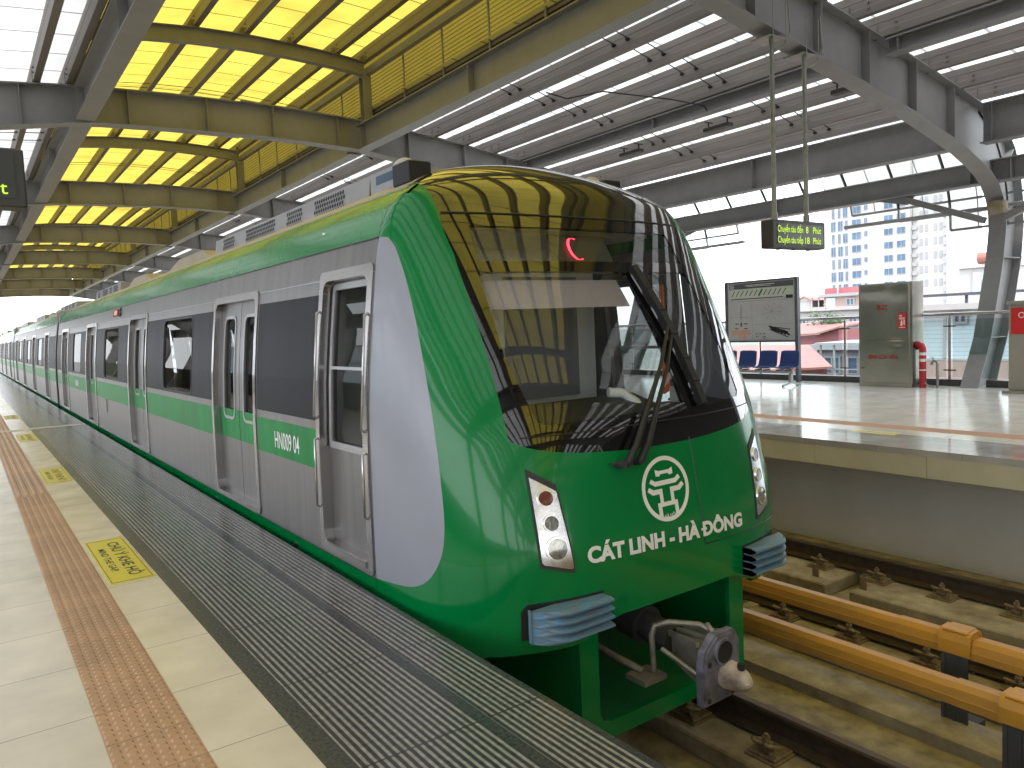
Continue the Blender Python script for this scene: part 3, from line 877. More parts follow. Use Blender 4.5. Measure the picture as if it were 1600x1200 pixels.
def ibeam(mb, x, zb, zt, wd, y0, y1, tf=0.02):
    mb.box(x - wd / 2, x + wd / 2, y0, y1, zb, zb + tf); mb.box(x - wd / 2, x + wd / 2, y0, y1, zt - tf, zt)
    mb.box(x - 0.007, x + 0.007, y0, y1, zb + tf, zt - tf)
    return mb
for (x, zb, zt, wd) in ((7.47, 5.46, 5.99, 0.28), (2.12, 5.49, 6.03, 0.30), (11.9, 5.38, 5.62, 0.24), (-2.1, 5.38, 5.62, 0.24), (15.12, 4.38, 5.08, 0.28), (-5.32, 4.38, 5.08, 0.28), (15.93, 3.79, 4.20, 0.30), (-6.13, 3.79, 4.20, 0.30)):
    mb = MB()
    for a, b in zip(FR, FR[1:]):
        g = 0.17 if x not in (15.93, -6.13) else 0.0
        ibeam(mb, x, zb, zt, wd, a + g, b - g)
        # stiffeners and end plates with bolts
        for yy in (a + 0.35, (a + b) / 2, b - 0.35):
            mb.box(x - wd / 2 + 0.01, x + wd / 2 - 0.01, yy - 0.006, yy + 0.006, zb + 0.0205, zt - 0.0205)
        if 0 < a < 30 and g:
            for yy in (a + 0.19, b - 0.32):
                for sx in (-1, 1):
                    for zz in (0.25, 0.42, 0.58, 0.75):
                        for oy in (0.02, 0.09):
                            mb.tube([(x + sx * 0.0075, yy + oy, zb + (zt - zb) * zz), (x + sx * 0.022, yy + oy, zb + (zt - zb) * zz)], 0.013, 6)
    mb.build("longitudinal_beam", M['steel'], canopy)

# knee braces from the tie beam to the columns
for Y in FR:
    for s in (1,):
        mb = MB()
        for d in (-1, 1):
            mb.bar((15.93, Y + d * 1.75, 3.78), (16.02, Y + d * 0.17, 3.12), 0.13, 0.12)
            mb.prism([(Y + d * 1.45, 3.787), (Y + d * 2.25, 3.787), (Y + d * 1.6, 3.62)], lambda u, v, w_: (w_, u, v), 15.90, 15.96)
        mb.build("knee_brace", M['steel'], canopy)

# purlins of the two lower roofs (continuous)
def roof_z(x): return lerp(abs(x - XC), otop)
PD = 0.33
def purlin(x, z, mirror=1):
    mb = MB()
    ya_, yb_ = FR[0] - 1, FR[-1] + 1
    h_ = 0.055
    # box section with two folded creases along the webs
    mb.prism([(x - h_, z), (x + h_, z), (x + h_, z + 0.11), (x + h_ - 0.006, z + 0.12), (x + h_ - 0.006, z + 0.21), (x + h_, z + 0.22), (x + h_, z + PD), (x - h_, z + PD), (x - h_, z + 0.22), (x - h_ + 0.006, z + 0.21), (x - h_ + 0.006, z + 0.12), (x - h_, z + 0.11)], lambda u, v, w_: (u, w_, v), ya_, yb_)
    # cleats and bolts at the frames near the camera
    for Y in FR[7:11]:
        mb.box(x + 0.056, x + 0.064, Y - 0.06, Y + 0.06, z - 0.03, z + 0.2); mb.box(x - 0.064, x - 0.056, Y - 0.06, Y + 0.06, z - 0.03, z + 0.2)
        for zz in (0.08, 0.16):
            for sx in (-1, 1):
                mb.tube([(x + sx * 0.05, Y - 0.35, z + zz), (x + sx * 0.08, Y - 0.35, z + zz)], 0.016, 6)
    return mb.build("purlin", M['purlin'], canopy)
RP = [7.92, 8.46, 9.37, 10.22, 11.05, 11.82, 12.5, 13.42, 14.36, 15.2]
for x in RP: purlin(x, roof_z(x) + 0.024)
for x in (1.93, 1.43, 0.55, -0.32, -1.2, -2.1, -3.0, -3.9, -4.9): purlin(x, roof_z(x) + 0.024, -1)

# roofing sheets of the lower roofs
def roofsheet(xs, name, m):
    mb = MB()
    pts = [(x, roof_z(x) + 0.024 + PD + 0.006) for x in xs]
    ys = FR[0] - 1.5, FR[-1] + 1.0
    for (xa, za), (xb, zb) in zip(pts, pts[1:]):
        mb.add([(xa, ys[0], za), (xb, ys[0], zb), (xb, ys[1], zb), (xa, ys[1], za)], [(0, 1, 2, 3)])
    return mb.build(name, m, canopy)
roofsheet([7.75, 8.4, 9.4, 10.4, 11.4, 12.4, 13.4, 14.4, 15.27], "white_roof_sheet", M['white'])
roofsheet([2.05, 1.4, 0.4, -0.6, -1.6, -2.6, -3.6, -4.6, -5.47], "white_roof_sheet", M['white'])

# sag rods: thin tie rods crossing under the sheet, two per bay
for b in range(6, 11):
    for f_ in (0.30, 0.335, 0.62, 0.655):
        Y = FR[b] + STEP * f_
        mb = MB()
        for xa, xb in zip(RP[1:], RP[2:]):
            mb.bar((xa, Y, roof_z(xa) + 0.28), (xb, Y, roof_z(xb) + 0.17), 0.014, 0.014); mb.tube([(xb - 0.05, Y, roof_z(xb) + 0.175), (xb - 0.13, Y, roof_z(xb) + 0.185)], 0.02, 6); mb.tube([(xb - 0.05, Y + 0.04, roof_z(xb) + 0.175), (xb - 0.09, Y + 0.04, roof_z(xb) + 0.175)], 0.02, 6)
        mb.build("sag_rod", M['darkmetal'], canopy)
for b in range(6, 10):
    for f_ in (0.45, 0.53):
        Y = FR[b] + STEP * f_
        mb = MB()
        for xa, xb in zip((1.93, 1.43, 0.55), (1.43, 0.55, -0.32)):
            mb.bar((xa, Y, roof_z(xa) + 0.14), (xb, Y, roof_z(xb) + 0.14), 0.014, 0.014)
            mb.tube([(xa - 0.05, Y, roof_z(xa) + 0.14), (xa - 0.11, Y, roof_z(xa) + 0.14)], 0.018, 6)
        mb.build("sag_rod", M['darkmetal'], canopy)
# conduit along the right roof
for b in (7, 8):
    Y = FR[b] + 3.4
    mb = MB().tube([(9.3, Y + 1.6, 5.86), (9.55, Y + 1.3, 5.70), (10.1, Y + 0.9, 5.80), (11.2, Y + 0.2, 5.62), (11.75, Y - 0.1, 5.5), (11.85, Y - 0.1, 5.4)], 0.014, 6)
    mb.build("conduit", M['black'], canopy)

# clerestory
arch_b = [(2.12, 6.98), (2.7, 7.05), (3.3, 7.15), (4.1, 7.225), (5.1, 7.265), (6.0, 7.255), (6.8, 7.22), (7.3, 7.185), (7.7, 7.14)]
AD = 0.30
for Y in FR:
    mb = MB()
    n = len(arch_b)
    for yy in (Y - 0.006, Y + 0.006):
        mb.add([(x, yy, z) for x, z in arch_b] + [(x, yy, z + AD) for x, z in arch_b], [(k, k + 1, n + k + 1, n + k) for k in range(n - 1)])
    for dz in (0, AD):
        for (xa, za), (xb, zb) in zip(arch_b, arch_b[1:]):
            e = 0.014 if dz == 0 else -0.014
            mb.hexa([(xa, Y - 0.085, za + dz), (xb, Y - 0.085, zb + dz), (xb, Y + 0.085, zb + dz), (xa, Y + 0.085, za + dz), (xa, Y - 0.085, za + dz + e), (xb, Y - 0.085, zb + dz + e), (xb, Y + 0.085, zb + dz + e), (xa, Y + 0.085, za + dz + e)])
    mb.build("clerestory_arch", M['steel'], canopy)
    for x in (2.12, 7.70):
        zb = roof_z(x) + 0.024
        mb = MB()
        mb.box(x - 0.10, x + 0.10, Y - 0.10, Y - 0.086, zb, 7.13); mb.box(x - 0.10, x + 0.10, Y + 0.086, Y + 0.10, zb, 7.13); mb.box(x - 0.006, x + 0.006, Y - 0.0859, Y + 0.0859, zb, 7.13)
        mb.build("clerestory_post", M['steel'], canopy)
CP = [2.30, 3.30, 4.18, 5.15, 6.12, 7.08, 7.74]
CD = 0.28
def arch_z(x): return lerp(x, arch_b) + AD
for x in CP:
    z = arch_z(x) + 0.016
    mb = MB()
    mb.prism([(x - 0.055, z), (x + 0.055, z), (x + 0.055, z + 0.09), (x + 0.049, z + 0.10), (x + 0.049, z + 0.18), (x + 0.055, z + 0.19), (x + 0.055, z + CD), (x - 0.055, z + CD), (x - 0.055, z + 0.19), (x - 0.049, z + 0.18), (x - 0.049, z + 0.10), (x - 0.055, z + 0.09)], lambda u, v, w_: (u, w_, v), FR[0] - 1, FR[-1] + 0.5)
    for Y in FR[6:11]:
        for yy in (Y - 0.14, Y + 0.14):
            for zz in (0.07, 0.15):
                mb.tube([(x - 0.075, yy, z + zz), (x + 0.075, yy, z + zz)], 0.016, 6)
        mb.prism([(x - 0.18, z), (x - 0.0555, z), (x - 0.0555, z + 0.15)], lambda u, v, w_: (u, w_, v), Y - 0.008, Y + 0.008)
    mb.build("clerestory_purlin", M['purlin'], canopy)
mb = MB()
xs = [2.0, 2.3, 3.3, 4.18, 5.15, 6.12, 7.08, 7.74, 7.95]
for xa, xb in zip(xs, xs[1:]):
    za, zb = arch_z(max(2.12, min(7.7, xa))) + CD + 0.022, arch_z(max(2.12, min(7.7, xb))) + CD + 0.022
    mb.add([(xa, FR[0] - 1.5, za), (xb, FR[0] - 1.5, zb), (xb, FR[-1] + 0.8, zb), (xa, FR[-1] + 0.8, za)], [(0, 1, 2, 3)])
mb.build("yellow_skylight", M['yellow'], canopy)
for b in range(6, 11):
    for f_ in (0.44, 0.475):
        Y = FR[b] + STEP * f_
        mb = MB()
        for xa, xb in zip(CP, CP[1:]):
            mb.bar((xa, Y, arch_z(xa) + 0.08), (xb, Y, arch_z(xb) + 0.08), 0.012, 0.012)
        mb.build("sag_rod", M['darkmetal'], canopy)
# louvre walls of the clerestory
for x, s in ((7.86, 1), (1.98, -1)):
    for a, b in zip(FR[4:], FR[5:]):
        mb = MB()
        n = 40
        zz = [6.12 + 1.52 * k / n for k in range(n + 1)]
        for k in range(n):
            xa, xb = x + (s * 0.02 if k % 2 else 0), x + (0 if k % 2 else s * 0.02)
            mb.add([(xa, a, zz[k]), (xa, b, zz[k]), (xb, b, zz[k + 1]), (xb, a, zz[k + 1])], [(0, 1, 2, 3)])
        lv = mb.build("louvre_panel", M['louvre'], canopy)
        for k in range(1, 6):
            if a < -4 or a > 55: continue
            yy = a + (b - a) * k / 6
            fr = MB()
            fr.box(x - s * 0.03 - 0.012, x - s * 0.03 + 0.012, yy - 0.018, yy + 0.018, 6.2001, 7.1699)
            sub(fr, "louvre_mullion", M['steel'], lv)
    mb = MB()
    for z0, z1, wd in ((6.10, 6.20, 0.10), (7.17, 7.30, 0.12)):
        mb.box(x - s * 0.09 - wd / 2, x - s * 0.09 + wd / 2, FR[0], FR[-1], z0, z1)
    # short stub posts on the beam
    for a in FR[:-1]:
        for k in (1, 2):
            yy = a + STEP * k / 3
            mb.box(x - s * 0.16 - 0.05, x - s * 0.16 + 0.05, yy - 0.05, yy + 0.05, 5.99 if s > 0 else 6.03, 6.0999)
    mb.build("clerestory_rail", M['steel'], canopy)

# eave glazing beyond the tie beam: glass rows with stepped lower edge near the columns
rows = [((15.30, 5.02), (16.00, 4.62)), ((16.00, 4.62), (16.38, 4.10)), ((16.38, 4.10), (16.52, 3.64)), ((16.52, 3.64), (16.56, 3.38)), ((16.56, 3.38), (16.58, 3.06))]
for b in range(6, 11):
    a, c = FR[b], FR[b + 1]
    fr = MB(); gl = MB()
    npan = 9
    wp = STEP / npan
    for k in range(npan):
        ya, yb = a + wp * k, a + wp * (k + 1)
        edge = min(k, npan - 1 - k)
        nr = 5 if edge == 0 else 4 if edge == 1 else 3 if edge == 2 else 2
        for r in range(nr):
            (xa, za), (xb, zb) = rows[r]
            gl.add([(xa, ya, za), (xa, yb, za), (xb, yb, zb), (xb, ya, zb)], [(0, 1, 2, 3)])
            fr.bar((xb, ya, zb), (xb, yb, zb), 0.055 if r == nr - 1 else 0.03, 0.045)
            for yy in (ya, yb):
                fr.bar((xa - 0.01, yy, za), (xb - 0.01, yy, zb), 0.035, 0.05, up=(1, 0, 0))
            ym = (ya + yb) / 2
            fr.bar((xa, ym, za), (xb, ym, zb), 0.014, 0.02, up=(1, 0, 0))
    for yc, dd in ((a, 1), (c, -1)):
        fr.bar((16.50, yc, 3.40), (16.50, yc + dd * 3.3, 3.40), 0.08, 0.07)
    g = gl.build("eave_glass", M['eaveglass'], canopy)
    sub(fr, "glazing_bar", M['steel'], g)
# drain pipe by the near column
mb = MB().tube([(16.3, 5.75, 4.9), (16.75, 5.8, 4.2), (16.95, 5.8, 3.2), (16.9, 5.8, 2.3), (16.6, 5.75, 1.5), (16.3, 5.7, 0.9), (16.05, 5.7, -0.4)], 0.085, 12)
for p in ((16.9, 5.8, 2.3), (16.6, 5.75, 1.5)): mb.tube([(p[0] + 0.02, p[1], p[2] + 0.08), (p[0] - 0.02, p[1], p[2] - 0.05)], 0.10, 12)
mb.build("drain_pipe", M['galv'], canopy)
# end gable wall across the far end
mb = MB()
ye = FR[-1] + 0.4
mb.prism([(2.0, 6.3), (7.8, 6.3), (7.8, 7.5), (5, 7.85), (2.0, 7.5)], lambda u, v, w_: (u, w_, v), ye, ye + 0.04)
mb.build("end_gable", M['steel'], canopy)

# ------------------------------------------------------------------ metro train
CX = C1
HWT = [(-.35, 1.37), (0, 1.41), (.85, 1.40), (1.85, 1.305), (2.05, 1.27), (2.2, 1.215), (2.32, 1.12), (2.42, .96), (2.5, .79), (2.58, .56), (2.63, .37), (2.66, .2), (2.68, .0)]
YFT = [(-.35, 3.03), (-.1, 3.0), (.2, 2.995), (.5, 3.035), (.887, 3.105), (1.3, 3.27), (1.75, 3.5), (2.18, 3.75), (2.35, 3.87), (2.48, 4.02), (2.56, 4.17), (2.62, 4.35), (2.66, 4.6), (2.68, 4.9)]
YST = [(-.35, 4.1), (2.3, 4.1), (2.5, 4.3), (2.6, 4.6), (2.68, 5.0)]
NT = [(-.35, 3.6), (.3, 3.5), (.9, 3.0), (1.8, 2.7), (2.2, 2.5), (2.68, 2.2)]
SEAM = 4.1
def hw(z): return interp(z, HWT)
def Npsi(ps, z, off=0.0):
    """nose surface from plan angle (degrees, 0 = front, -90 = platform side)"""
    p = R(ps)
    N = interp(z, NT)
    def raw(p, z):
        s, c = abs(math.sin(p)), abs(math.cos(p))
        r = (s ** N + c ** N) ** (-1 / N)
        Y0 = interp(z, YST)
        return Vector((CX + hw(z) * r * s * (1 if p >= 0 else -1), Y0 - (Y0 - interp(z, YFT)) * r * c, z))
    P = raw(p, z)
    if off:
        e = 1e-3
        a = raw(p + e, z) - raw(p - e, z); b = raw(p, min(z + e, 2.679)) - raw(p, z - e)
        n = a.cross(b); n.normalize()
        P = P + n * off
    return (P.x, P.y, P.z)
def a2psi(a, z):
    N = interp(z, NT)
    A = min(1, abs(a) / max(hw(z), 1e-4)); B = max(0, 1 - A ** N) ** (1 / N)
    return math.degrees(math.atan2(A, B)) * (1 if a >= 0 else -1)
def y2psi(y, z):
    N = interp(z, NT); Y0 = interp(z, YST)
    B = min(1, max(0, (Y0 - y) / (Y0 - interp(z, YFT)))); A = max(0, 1 - B ** N) ** (1 / N)
    return -math.degrees(math.atan2(A, B))
def Na(a, z, off=0.0): return Npsi(a2psi(a, z), z, off)
PCUT = [i * 5.0 for i in range(-17, 18)]
ZCUT = frange(-0.3, 2.6, 0.0725 * 1)
ACUT = frange(-1.0, 1.0, 0.05)

def mir(poly): return [(-u, v) for u, v in poly][::-1]

car = thing("metro_car", "leading train car with green rounded nose, wide black windscreen and coupler", "train car", (CX, 3.0, RAIL_Z), "cars of the green and silver metro train")

# silver panel on the nose sides, polygon in (psi, z)
sil_yz = [(4.04, 2.055), (3.985, 2.035), (3.91, 1.945), (3.79, 1.70), (3.673, 1.41), (3.545, 1.03), (3.462, 0.667), (3.430, 0.449), (3.447, 0.30), (3.53, 0.175), (3.66, 0.108), (3.85, 0.078)]
def crom(P, n=6):
    out = []
    for i in range(len(P) - 1):
        p0, p1, p2, p3 = P[max(i - 1, 0)], P[i], P[i + 1], P[min(i + 2, len(P) - 1)]
        for k in range(n):
            t = k / n
            out.append(tuple(0.5 * (2 * p1[j] + (p2[j] - p0[j]) * t + (2 * p0[j] - 5 * p1[j] + 4 * p2[j] - p3[j]) * t * t + (3 * p1[j] - p0[j] - 3 * p2[j] + p3[j]) * t ** 3) for j in (0, 1)))
    return out + [P[-1]]
sil_yz = crom(sil_yz)
sil = dense([(-90.0, 2.06)] + [(y2psi(y, z), z) for y, z in sil_yz] + [(-90.0, 0.05)], 0.12 * 20)
silpoly = sil + [(-90.0, z) for z in frange(0.15, 1.95, 0.1)]
MB().plate(silpoly, [], Npsi, PCUT, ZCUT, 0, 0.02).build("side_panel", M['silverpaint'], car)
MB().plate(mir(silpoly), [], Npsi, PCUT, ZCUT, 0, 0.02).build("side_panel", M['silverpaint'], car)
# mask outline in (psi, z)
ml = [(-1.0, 2.18), (-0.998, 1.93), (-0.994, 1.61), (-0.996, 1.31), (-1.003, 1.04), (-1.005, 0.905)]
mbm = crom([(-1.005, 0.905), (-0.885, 0.852), (-0.655, 0.811), (-0.285, 0.784), (0.0, 0.780), (0.285, 0.784), (0.655, 0.811), (0.885, 0.852), (1.005, 0.905)], 4)[1:-1]
left = dense([(a2psi(a, z), z) for a, z in ml], 0.15)
bot = dense([(a2psi(a, z), z) for a, z in [(-1.005, 0.905)] + mbm + [(1.005, 0.905)]], 3.0)
right = [(-u, v) for u, v in left][::-1]
maskpoly_psi = left + bot[1:-1] + right          # open at the top: closed by the seam z = 2.18
topz = 2.18
maskpoly_psi += [(u, topz) for u in frange(a2psi(1.0, topz), a2psi(-1.0, topz), 6)][1:-1]
def ps2(p): return p
# panes as holes (given in a, z)
def ppoly(pts, st=0.12): return [(a2psi(a, z), z) for a, z in dense(pts + [pts[0]], st)[:-1]]
paneL = ppoly([(-0.90, 1.80), (-0.86, 1.82), (0.12, 1.82), (0.16, 1.80), (0.20, 1.40), (0.22, 0.985), (0.19, 0.955), (-0.78, 0.965), (-0.84, 0.99), (-0.91, 1.32)])
paneR = ppoly([(0.36, 1.80), (0.40, 1.82), (0.76, 1.82), (0.80, 1.80), (0.845, 1.36), (0.855, 1.02), (0.82, 0.985), (0.44, 0.965), (0.40, 0.99), (0.385, 1.40)])
paneT = ppoly([(-0.86, 2.10), (0.76, 2.10), (0.79, 1.885), (-0.88, 1.885)])
MB().plate(maskpoly_psi, [paneL, paneR, paneT], Npsi, PCUT, ZCUT, 0, 0.02).build("windscreen_mask", M['mask'], car)
for p in (paneL, paneR, paneT):
    MB().plate(p, [], Npsi, PCUT, ZCUT, -0.004, 0.0).build("windscreen_pane", M['glass'], car)
# green shell: U-shaped polygon in (psi, z)
lowz = lambda ps: -0.10 - 0.105 * min(1, max(0, (abs(ps) - 20) / 8.0)) - 0.05 * max(0, (abs(ps) - 40) / 50.0)
bottom = [(p, lowz(p)) for p in frange(-90, 90, 3.0)]
mask_open = left + bot[1:-1] + right              # from top-left down, along the bottom, up to top-right
DA, ZD = 1.0, 2.395
for _ in range(60):
    ZD += 0.0002 if hw(ZD) > DA else -0.0002
TOPZ = [2.20, 2.225, 2.25, 2.275, 2.30, 2.32, 2.34, 2.355, 2.37, 2.38, 2.388, ZD]
gpoly = bottom + [(90, z) for z in frange(-0.09, 0.0, 0.09)] + [(-u, v) for u, v in sil[::-1]] \
    + [(90, z) for z in (2.12, 2.2, 2.28, 2.35, ZD)] + [(a2psi(DA, z), z) for z in TOPZ[::-1][1:]] + mask_open[::-1] \
    + [(a2psi(-DA, z), z) for z in TOPZ[:-1]] + [(-90, z) for z in (ZD, 2.35, 2.28, 2.2, 2.12)] + sil + [(-90, z) for z in frange(0.0, -0.09, 0.09)]
g2 = []
for p in gpoly:
    if not g2 or math.dist(p, g2[-1]) > 1e-4: g2.append(p)
MB().plate(g2, [], Npsi, PCUT, ZCUT, 0, 0.02).build("nose_shell", M['green'], car)
# glossy dome above the windscreen
def dome_lo(u, v):
    z = 2.18 + (ZD - 2.18) * v
    pm = a2psi(1.0, z) if v < 0.999 else 90
    return Npsi(-pm + 2 * pm * u, z)
def dome_hi(u, v):
    z = ZD + (2.6795 - ZD) * (1 - (1 - v) ** 1.8)
    return Npsi(-90 + 180 * u, z)
def dome_n(ps, z):
    e = 0.01
    a = Vector(Npsi(ps + 0.3, z)) - Vector(Npsi(ps - 0.3, z)); b = Vector(Npsi(ps, min(z + e, 2.6795))) - Vector(Npsi(ps, z - e))
    n = a.cross(b)
    return tuple(n.normalized()) if n.length > 1e-9 else (0, 0, 1)
mb = MB()
n0 = len(mb.v)
for fn, nv in ((dome_lo, 16), (dome_hi, 44)):
    base_ = len(mb.v)
    mb.grid(fn, 72, nv)
    k = base_
    for j in range(nv + 1):
        for i in range(73):
            v = j / nv; u = i / 72
            if fn is dome_lo: z = 2.18 + (ZD - 2.18) * v; pm_ = a2psi(1.0, z) if v < 0.999 else 90; ps = -pm_ + 2 * pm_ * u
            else: z = ZD + (2.6795 - ZD) * (1 - (1 - v) ** 1.8); ps = -90 + 180 * u
            mb.n[k] = dome_n(ps, z); k += 1
mb.build("nose_roof", M['dome'], car)
def side_cap(s):
    # the short green/beige return between the dome and the body roof
    def fn(u, v):
        z = ZD + (2.679 - ZD) * u
        Ys = interp(z, YST)
        y = Ys + (5.05 - Ys) * v
        return (CX + s * hw(z), y, z)
    return MB().grid(fn, 14, 4, flip=s > 0)
for s in (-1, 1): side_cap(s).build("roof_fillet", M['roofbeige'], car)
# thin seam lines: mask/dome joint and emergency door outline
mb = MB()
pts = [Na(a, 2.18, 0.002) for a in frange(-0.99, 0.99, 0.06)]
mb.tube(pts, 0.006, 5)
mb.build("panel_seam", M['black'], car)
for line in ([(0.205, 0.80), (0.212, 0.5), (0.222, 0.155)], [(0.222, 0.155), (0.5, 0.155), (0.8, 0.155), (1.06, 0.15)], [(-0.95, 0.915), (-0.6, 0.915), (-0.2, 0.915), (0.3, 0.915), (0.8, 0.92), (0.98, 0.925)]):
    MB().tube([Na(a, z, -0.0008) for a, z in dense(line, 0.05)], 0.004, 5).build("panel_seam", M['black'], car)

# headlights
hl = [(-0.955, 0.757), (-0.806, 0.66), (-0.762, 0.205), (-0.775, 0.195), (-0.945, 0.245), (-0.957, 0.26)]
def inset(p, k):
    cx = sum(a for a, _ in p) / len(p); cz = sum(b for _, b in p) / len(p)
    return [(cx + (a - cx) * k, cz + (b - cz) * k) for a, b in p]
for s in (-1, 1):
    P = (lambda p: p) if s < 0 else mir
    o = P(dense(hl + [hl[0]], 0.1)[:-1])
    h = MB().plate(o, [], Na, ACUT, ZCUT, 0.004, 0.004).build("headlight", M['darkmetal'], car)
    o2 = P(dense(inset(hl, 0.88) + [inset(hl, 0.88)[0]], 0.1)[:-1])
    sub(MB().plate(o2, [], Na, ACUT, ZCUT, 0.008, 0.003), "reflector", M['chrome'], h)
    for (a, z, r, mm) in ((0.877, 0.598, 0.040, 'redlens'), (0.868, 0.468, 0.040, 'lens'), (0.858, 0.335, 0.056, 'lens')):
        sub(MB().plate(circ(s * a, z, r, 24), [], Na, [], [], 0.013, 0.006), "lamp", M[mm], h)
        ring = MB().plate(circ(s * a, z, r * 1.14, 24), [circ(s * a, z, r * 0.95, 24)], Na, [], [], 0.016, 0.008)
        sub(ring, "lamp_ring", M['chrome'], h)

# emblem: ring with a gate pavilion
EC, EZ, ER, EV = -0.055, 0.531, 0.192, 0.186
def EM(u, v, off=0.0): return Na(EC + u * ER, EZ + v * EV, off)
mb = MB()
c0 = circ(0, 0, 1.0, 56); c1 = circ(0, 0, 0.87, 56)
mb.plate(c0, [c1], EM, [], [], 0.003, 0.002)
strokes = [
    [(-0.36, 0.42), (-0.37, 0.62), (-0.22, 0.565), (0.22, 0.565), (0.37, 0.62), (0.36, 0.42), (0.22, 0.40), (0.16, 0.46), (-0.16, 0.46), (-0.22, 0.40)],
    [(-0.58, 0.36), (-0.66, 0.25), (-0.44, 0.12), (0.44, 0.12), (0.66, 0.25), (0.58, 0.36), (0.42, 0.265), (-0.42, 0.265)],
    [(-0.70, 0.12), (-0.78, 0.01), (-0.58, -0.13), (-0.30, -0.13), (-0.30, -0.40), (-0.17, -0.40), (-0.17, 0.02), (-0.52, 0.02)],
    [(0.70, 0.12), (0.52, 0.02), (0.17, 0.02), (0.17, -0.40), (0.30, -0.40), (0.30, -0.13), (0.58, -0.13), (0.78, 0.01)],
    [(-0.42, -0.40), (-0.42, -0.86), (-0.28, -0.90), (-0.28, -0.53), (0.28, -0.53), (0.28, -0.90), (0.42, -0.86), (0.42, -0.40)]]
for sp_ in strokes: mb.plate(sp_, [], EM, [], [], 0.003, 0.002)
text(mb, "HÀ NỘI", lambda u, v: EM(u, -0.885 + v, 0.0055), 0.46, 0.11, 0.01)
mb.build("emblem", M['white_paint'], car)
# route lettering
mb = MB()
def TX(u, v):
    a = -0.048 + u
    return Na(a, 0.215 - 0.016 * (a + 0.048) / 0.64 + v, 0.004)
text(mb, "CÁT LINH - HÀ DÔNG", TX, 1.275, 0.080, 0.046)
_v = fonttris("CÁT LINH - HÀ DÔNG", 0.046)[0]; _d = fonttris("CÁT LINH - HÀ D", 0.046)[0]; _g = fonttris("D", 0.046)[0]
_k = 1.275 / (max(q[0] for q in _v) - min(q[0] for q in _v))
_u = (max(q[0] for q in _d) - (max(q[0] for q in _g) - min(q[0] for q in _g)) - min(q[0] for q in _v)) * _k - 1.275 / 2
mb.add([TX(_u - 0.016, 0.033), TX(_u + 0.034, 0.033), TX(_u + 0.034, 0.047), TX(_u - 0.016, 0.047)], [(0, 1, 2, 3)])
mb.build("route_lettering", M['white_paint'], car)

# destination display behind the glass
ds = MB()
ds.plate([(-0.30, 1.90), (0.16, 1.90), (0.16, 2.09), (-0.30, 2.09)], [], Na, frange(-0.3, 0.16, 0.1), [], -0.05, 0.01)
dsp = ds.build("destination_sign", M['cabdark'], car)
mb = MB()
arc = [(-0.132 + 0.052 * math.cos(R(t)), 1.99 + 0.072 * math.sin(R(t))) for t in frange(62, 298, 15)]
for k in range(len(arc) - 1):
    (a, z), (b, z2) = arc[k], arc[k + 1]
    mb.add([Na(a - 0.010, z, -0.038), Na(a + 0.010, z, -0.038), Na(b + 0.010, z2, -0.038), Na(b - 0.010, z2, -0.038)], [(0, 1, 2, 3)])
sub(mb, "led_mark", M['led_red'], dsp)

# windscreen wiper: twin arms and blade, black
mb = MB()
pA = [Na(-0.36, 0.715, 0.05), Na(-0.30, 0.80, 0.07), Na(0.06, 1.20, 0.07), Na(0.30, 1.47, 0.055)]
pB = [Na(-0.27, 0.715, 0.05), Na(-0.21, 0.80, 0.07), Na(0.12, 1.20, 0.07), Na(0.31, 1.43, 0.055)]
mb.tube(pA, [0.024, 0.02, 0.012, 0.009], 8); mb.tube(pB, [0.024, 0.02, 0.010, 0.008], 8)
wp_ = mb.build("wiper", M['black'], car)
b2 = MB()
bl = [Na(a, z, 0.045) for a, z in dense([(0.20, 1.83), (0.27, 1.55), (0.32, 1.25), (0.345, 0.97)], 0.08)]
for p, q in zip(bl, bl[1:]): b2.bar(p, q, 0.05, 0.04, up=(0, -1, 0.4))
for k in range(2, len(bl) - 1, 2): b2.tube([Vector(bl[k]) + Vector((-0.03, -0.02, 0)), Vector(bl[k]) + Vector((0.03, -0.02, 0))], 0.009, 6)
sub(b2, "wiper_blade", M['black'], wp_)
k2 = MB()
for a in (-0.40, -0.355, -0.27):
    k2.tube([Na(a, 0.715, -0.01), Na(a, 0.715, 0.065)], 0.022, 10)
k2.tube([Na(-0.46, 0.722, 0.03), Na(-0.36, 0.716, 0.03)], 0.010, 8)
sub(k2, "wiper_pivot", M['darkmetal'], wp_)

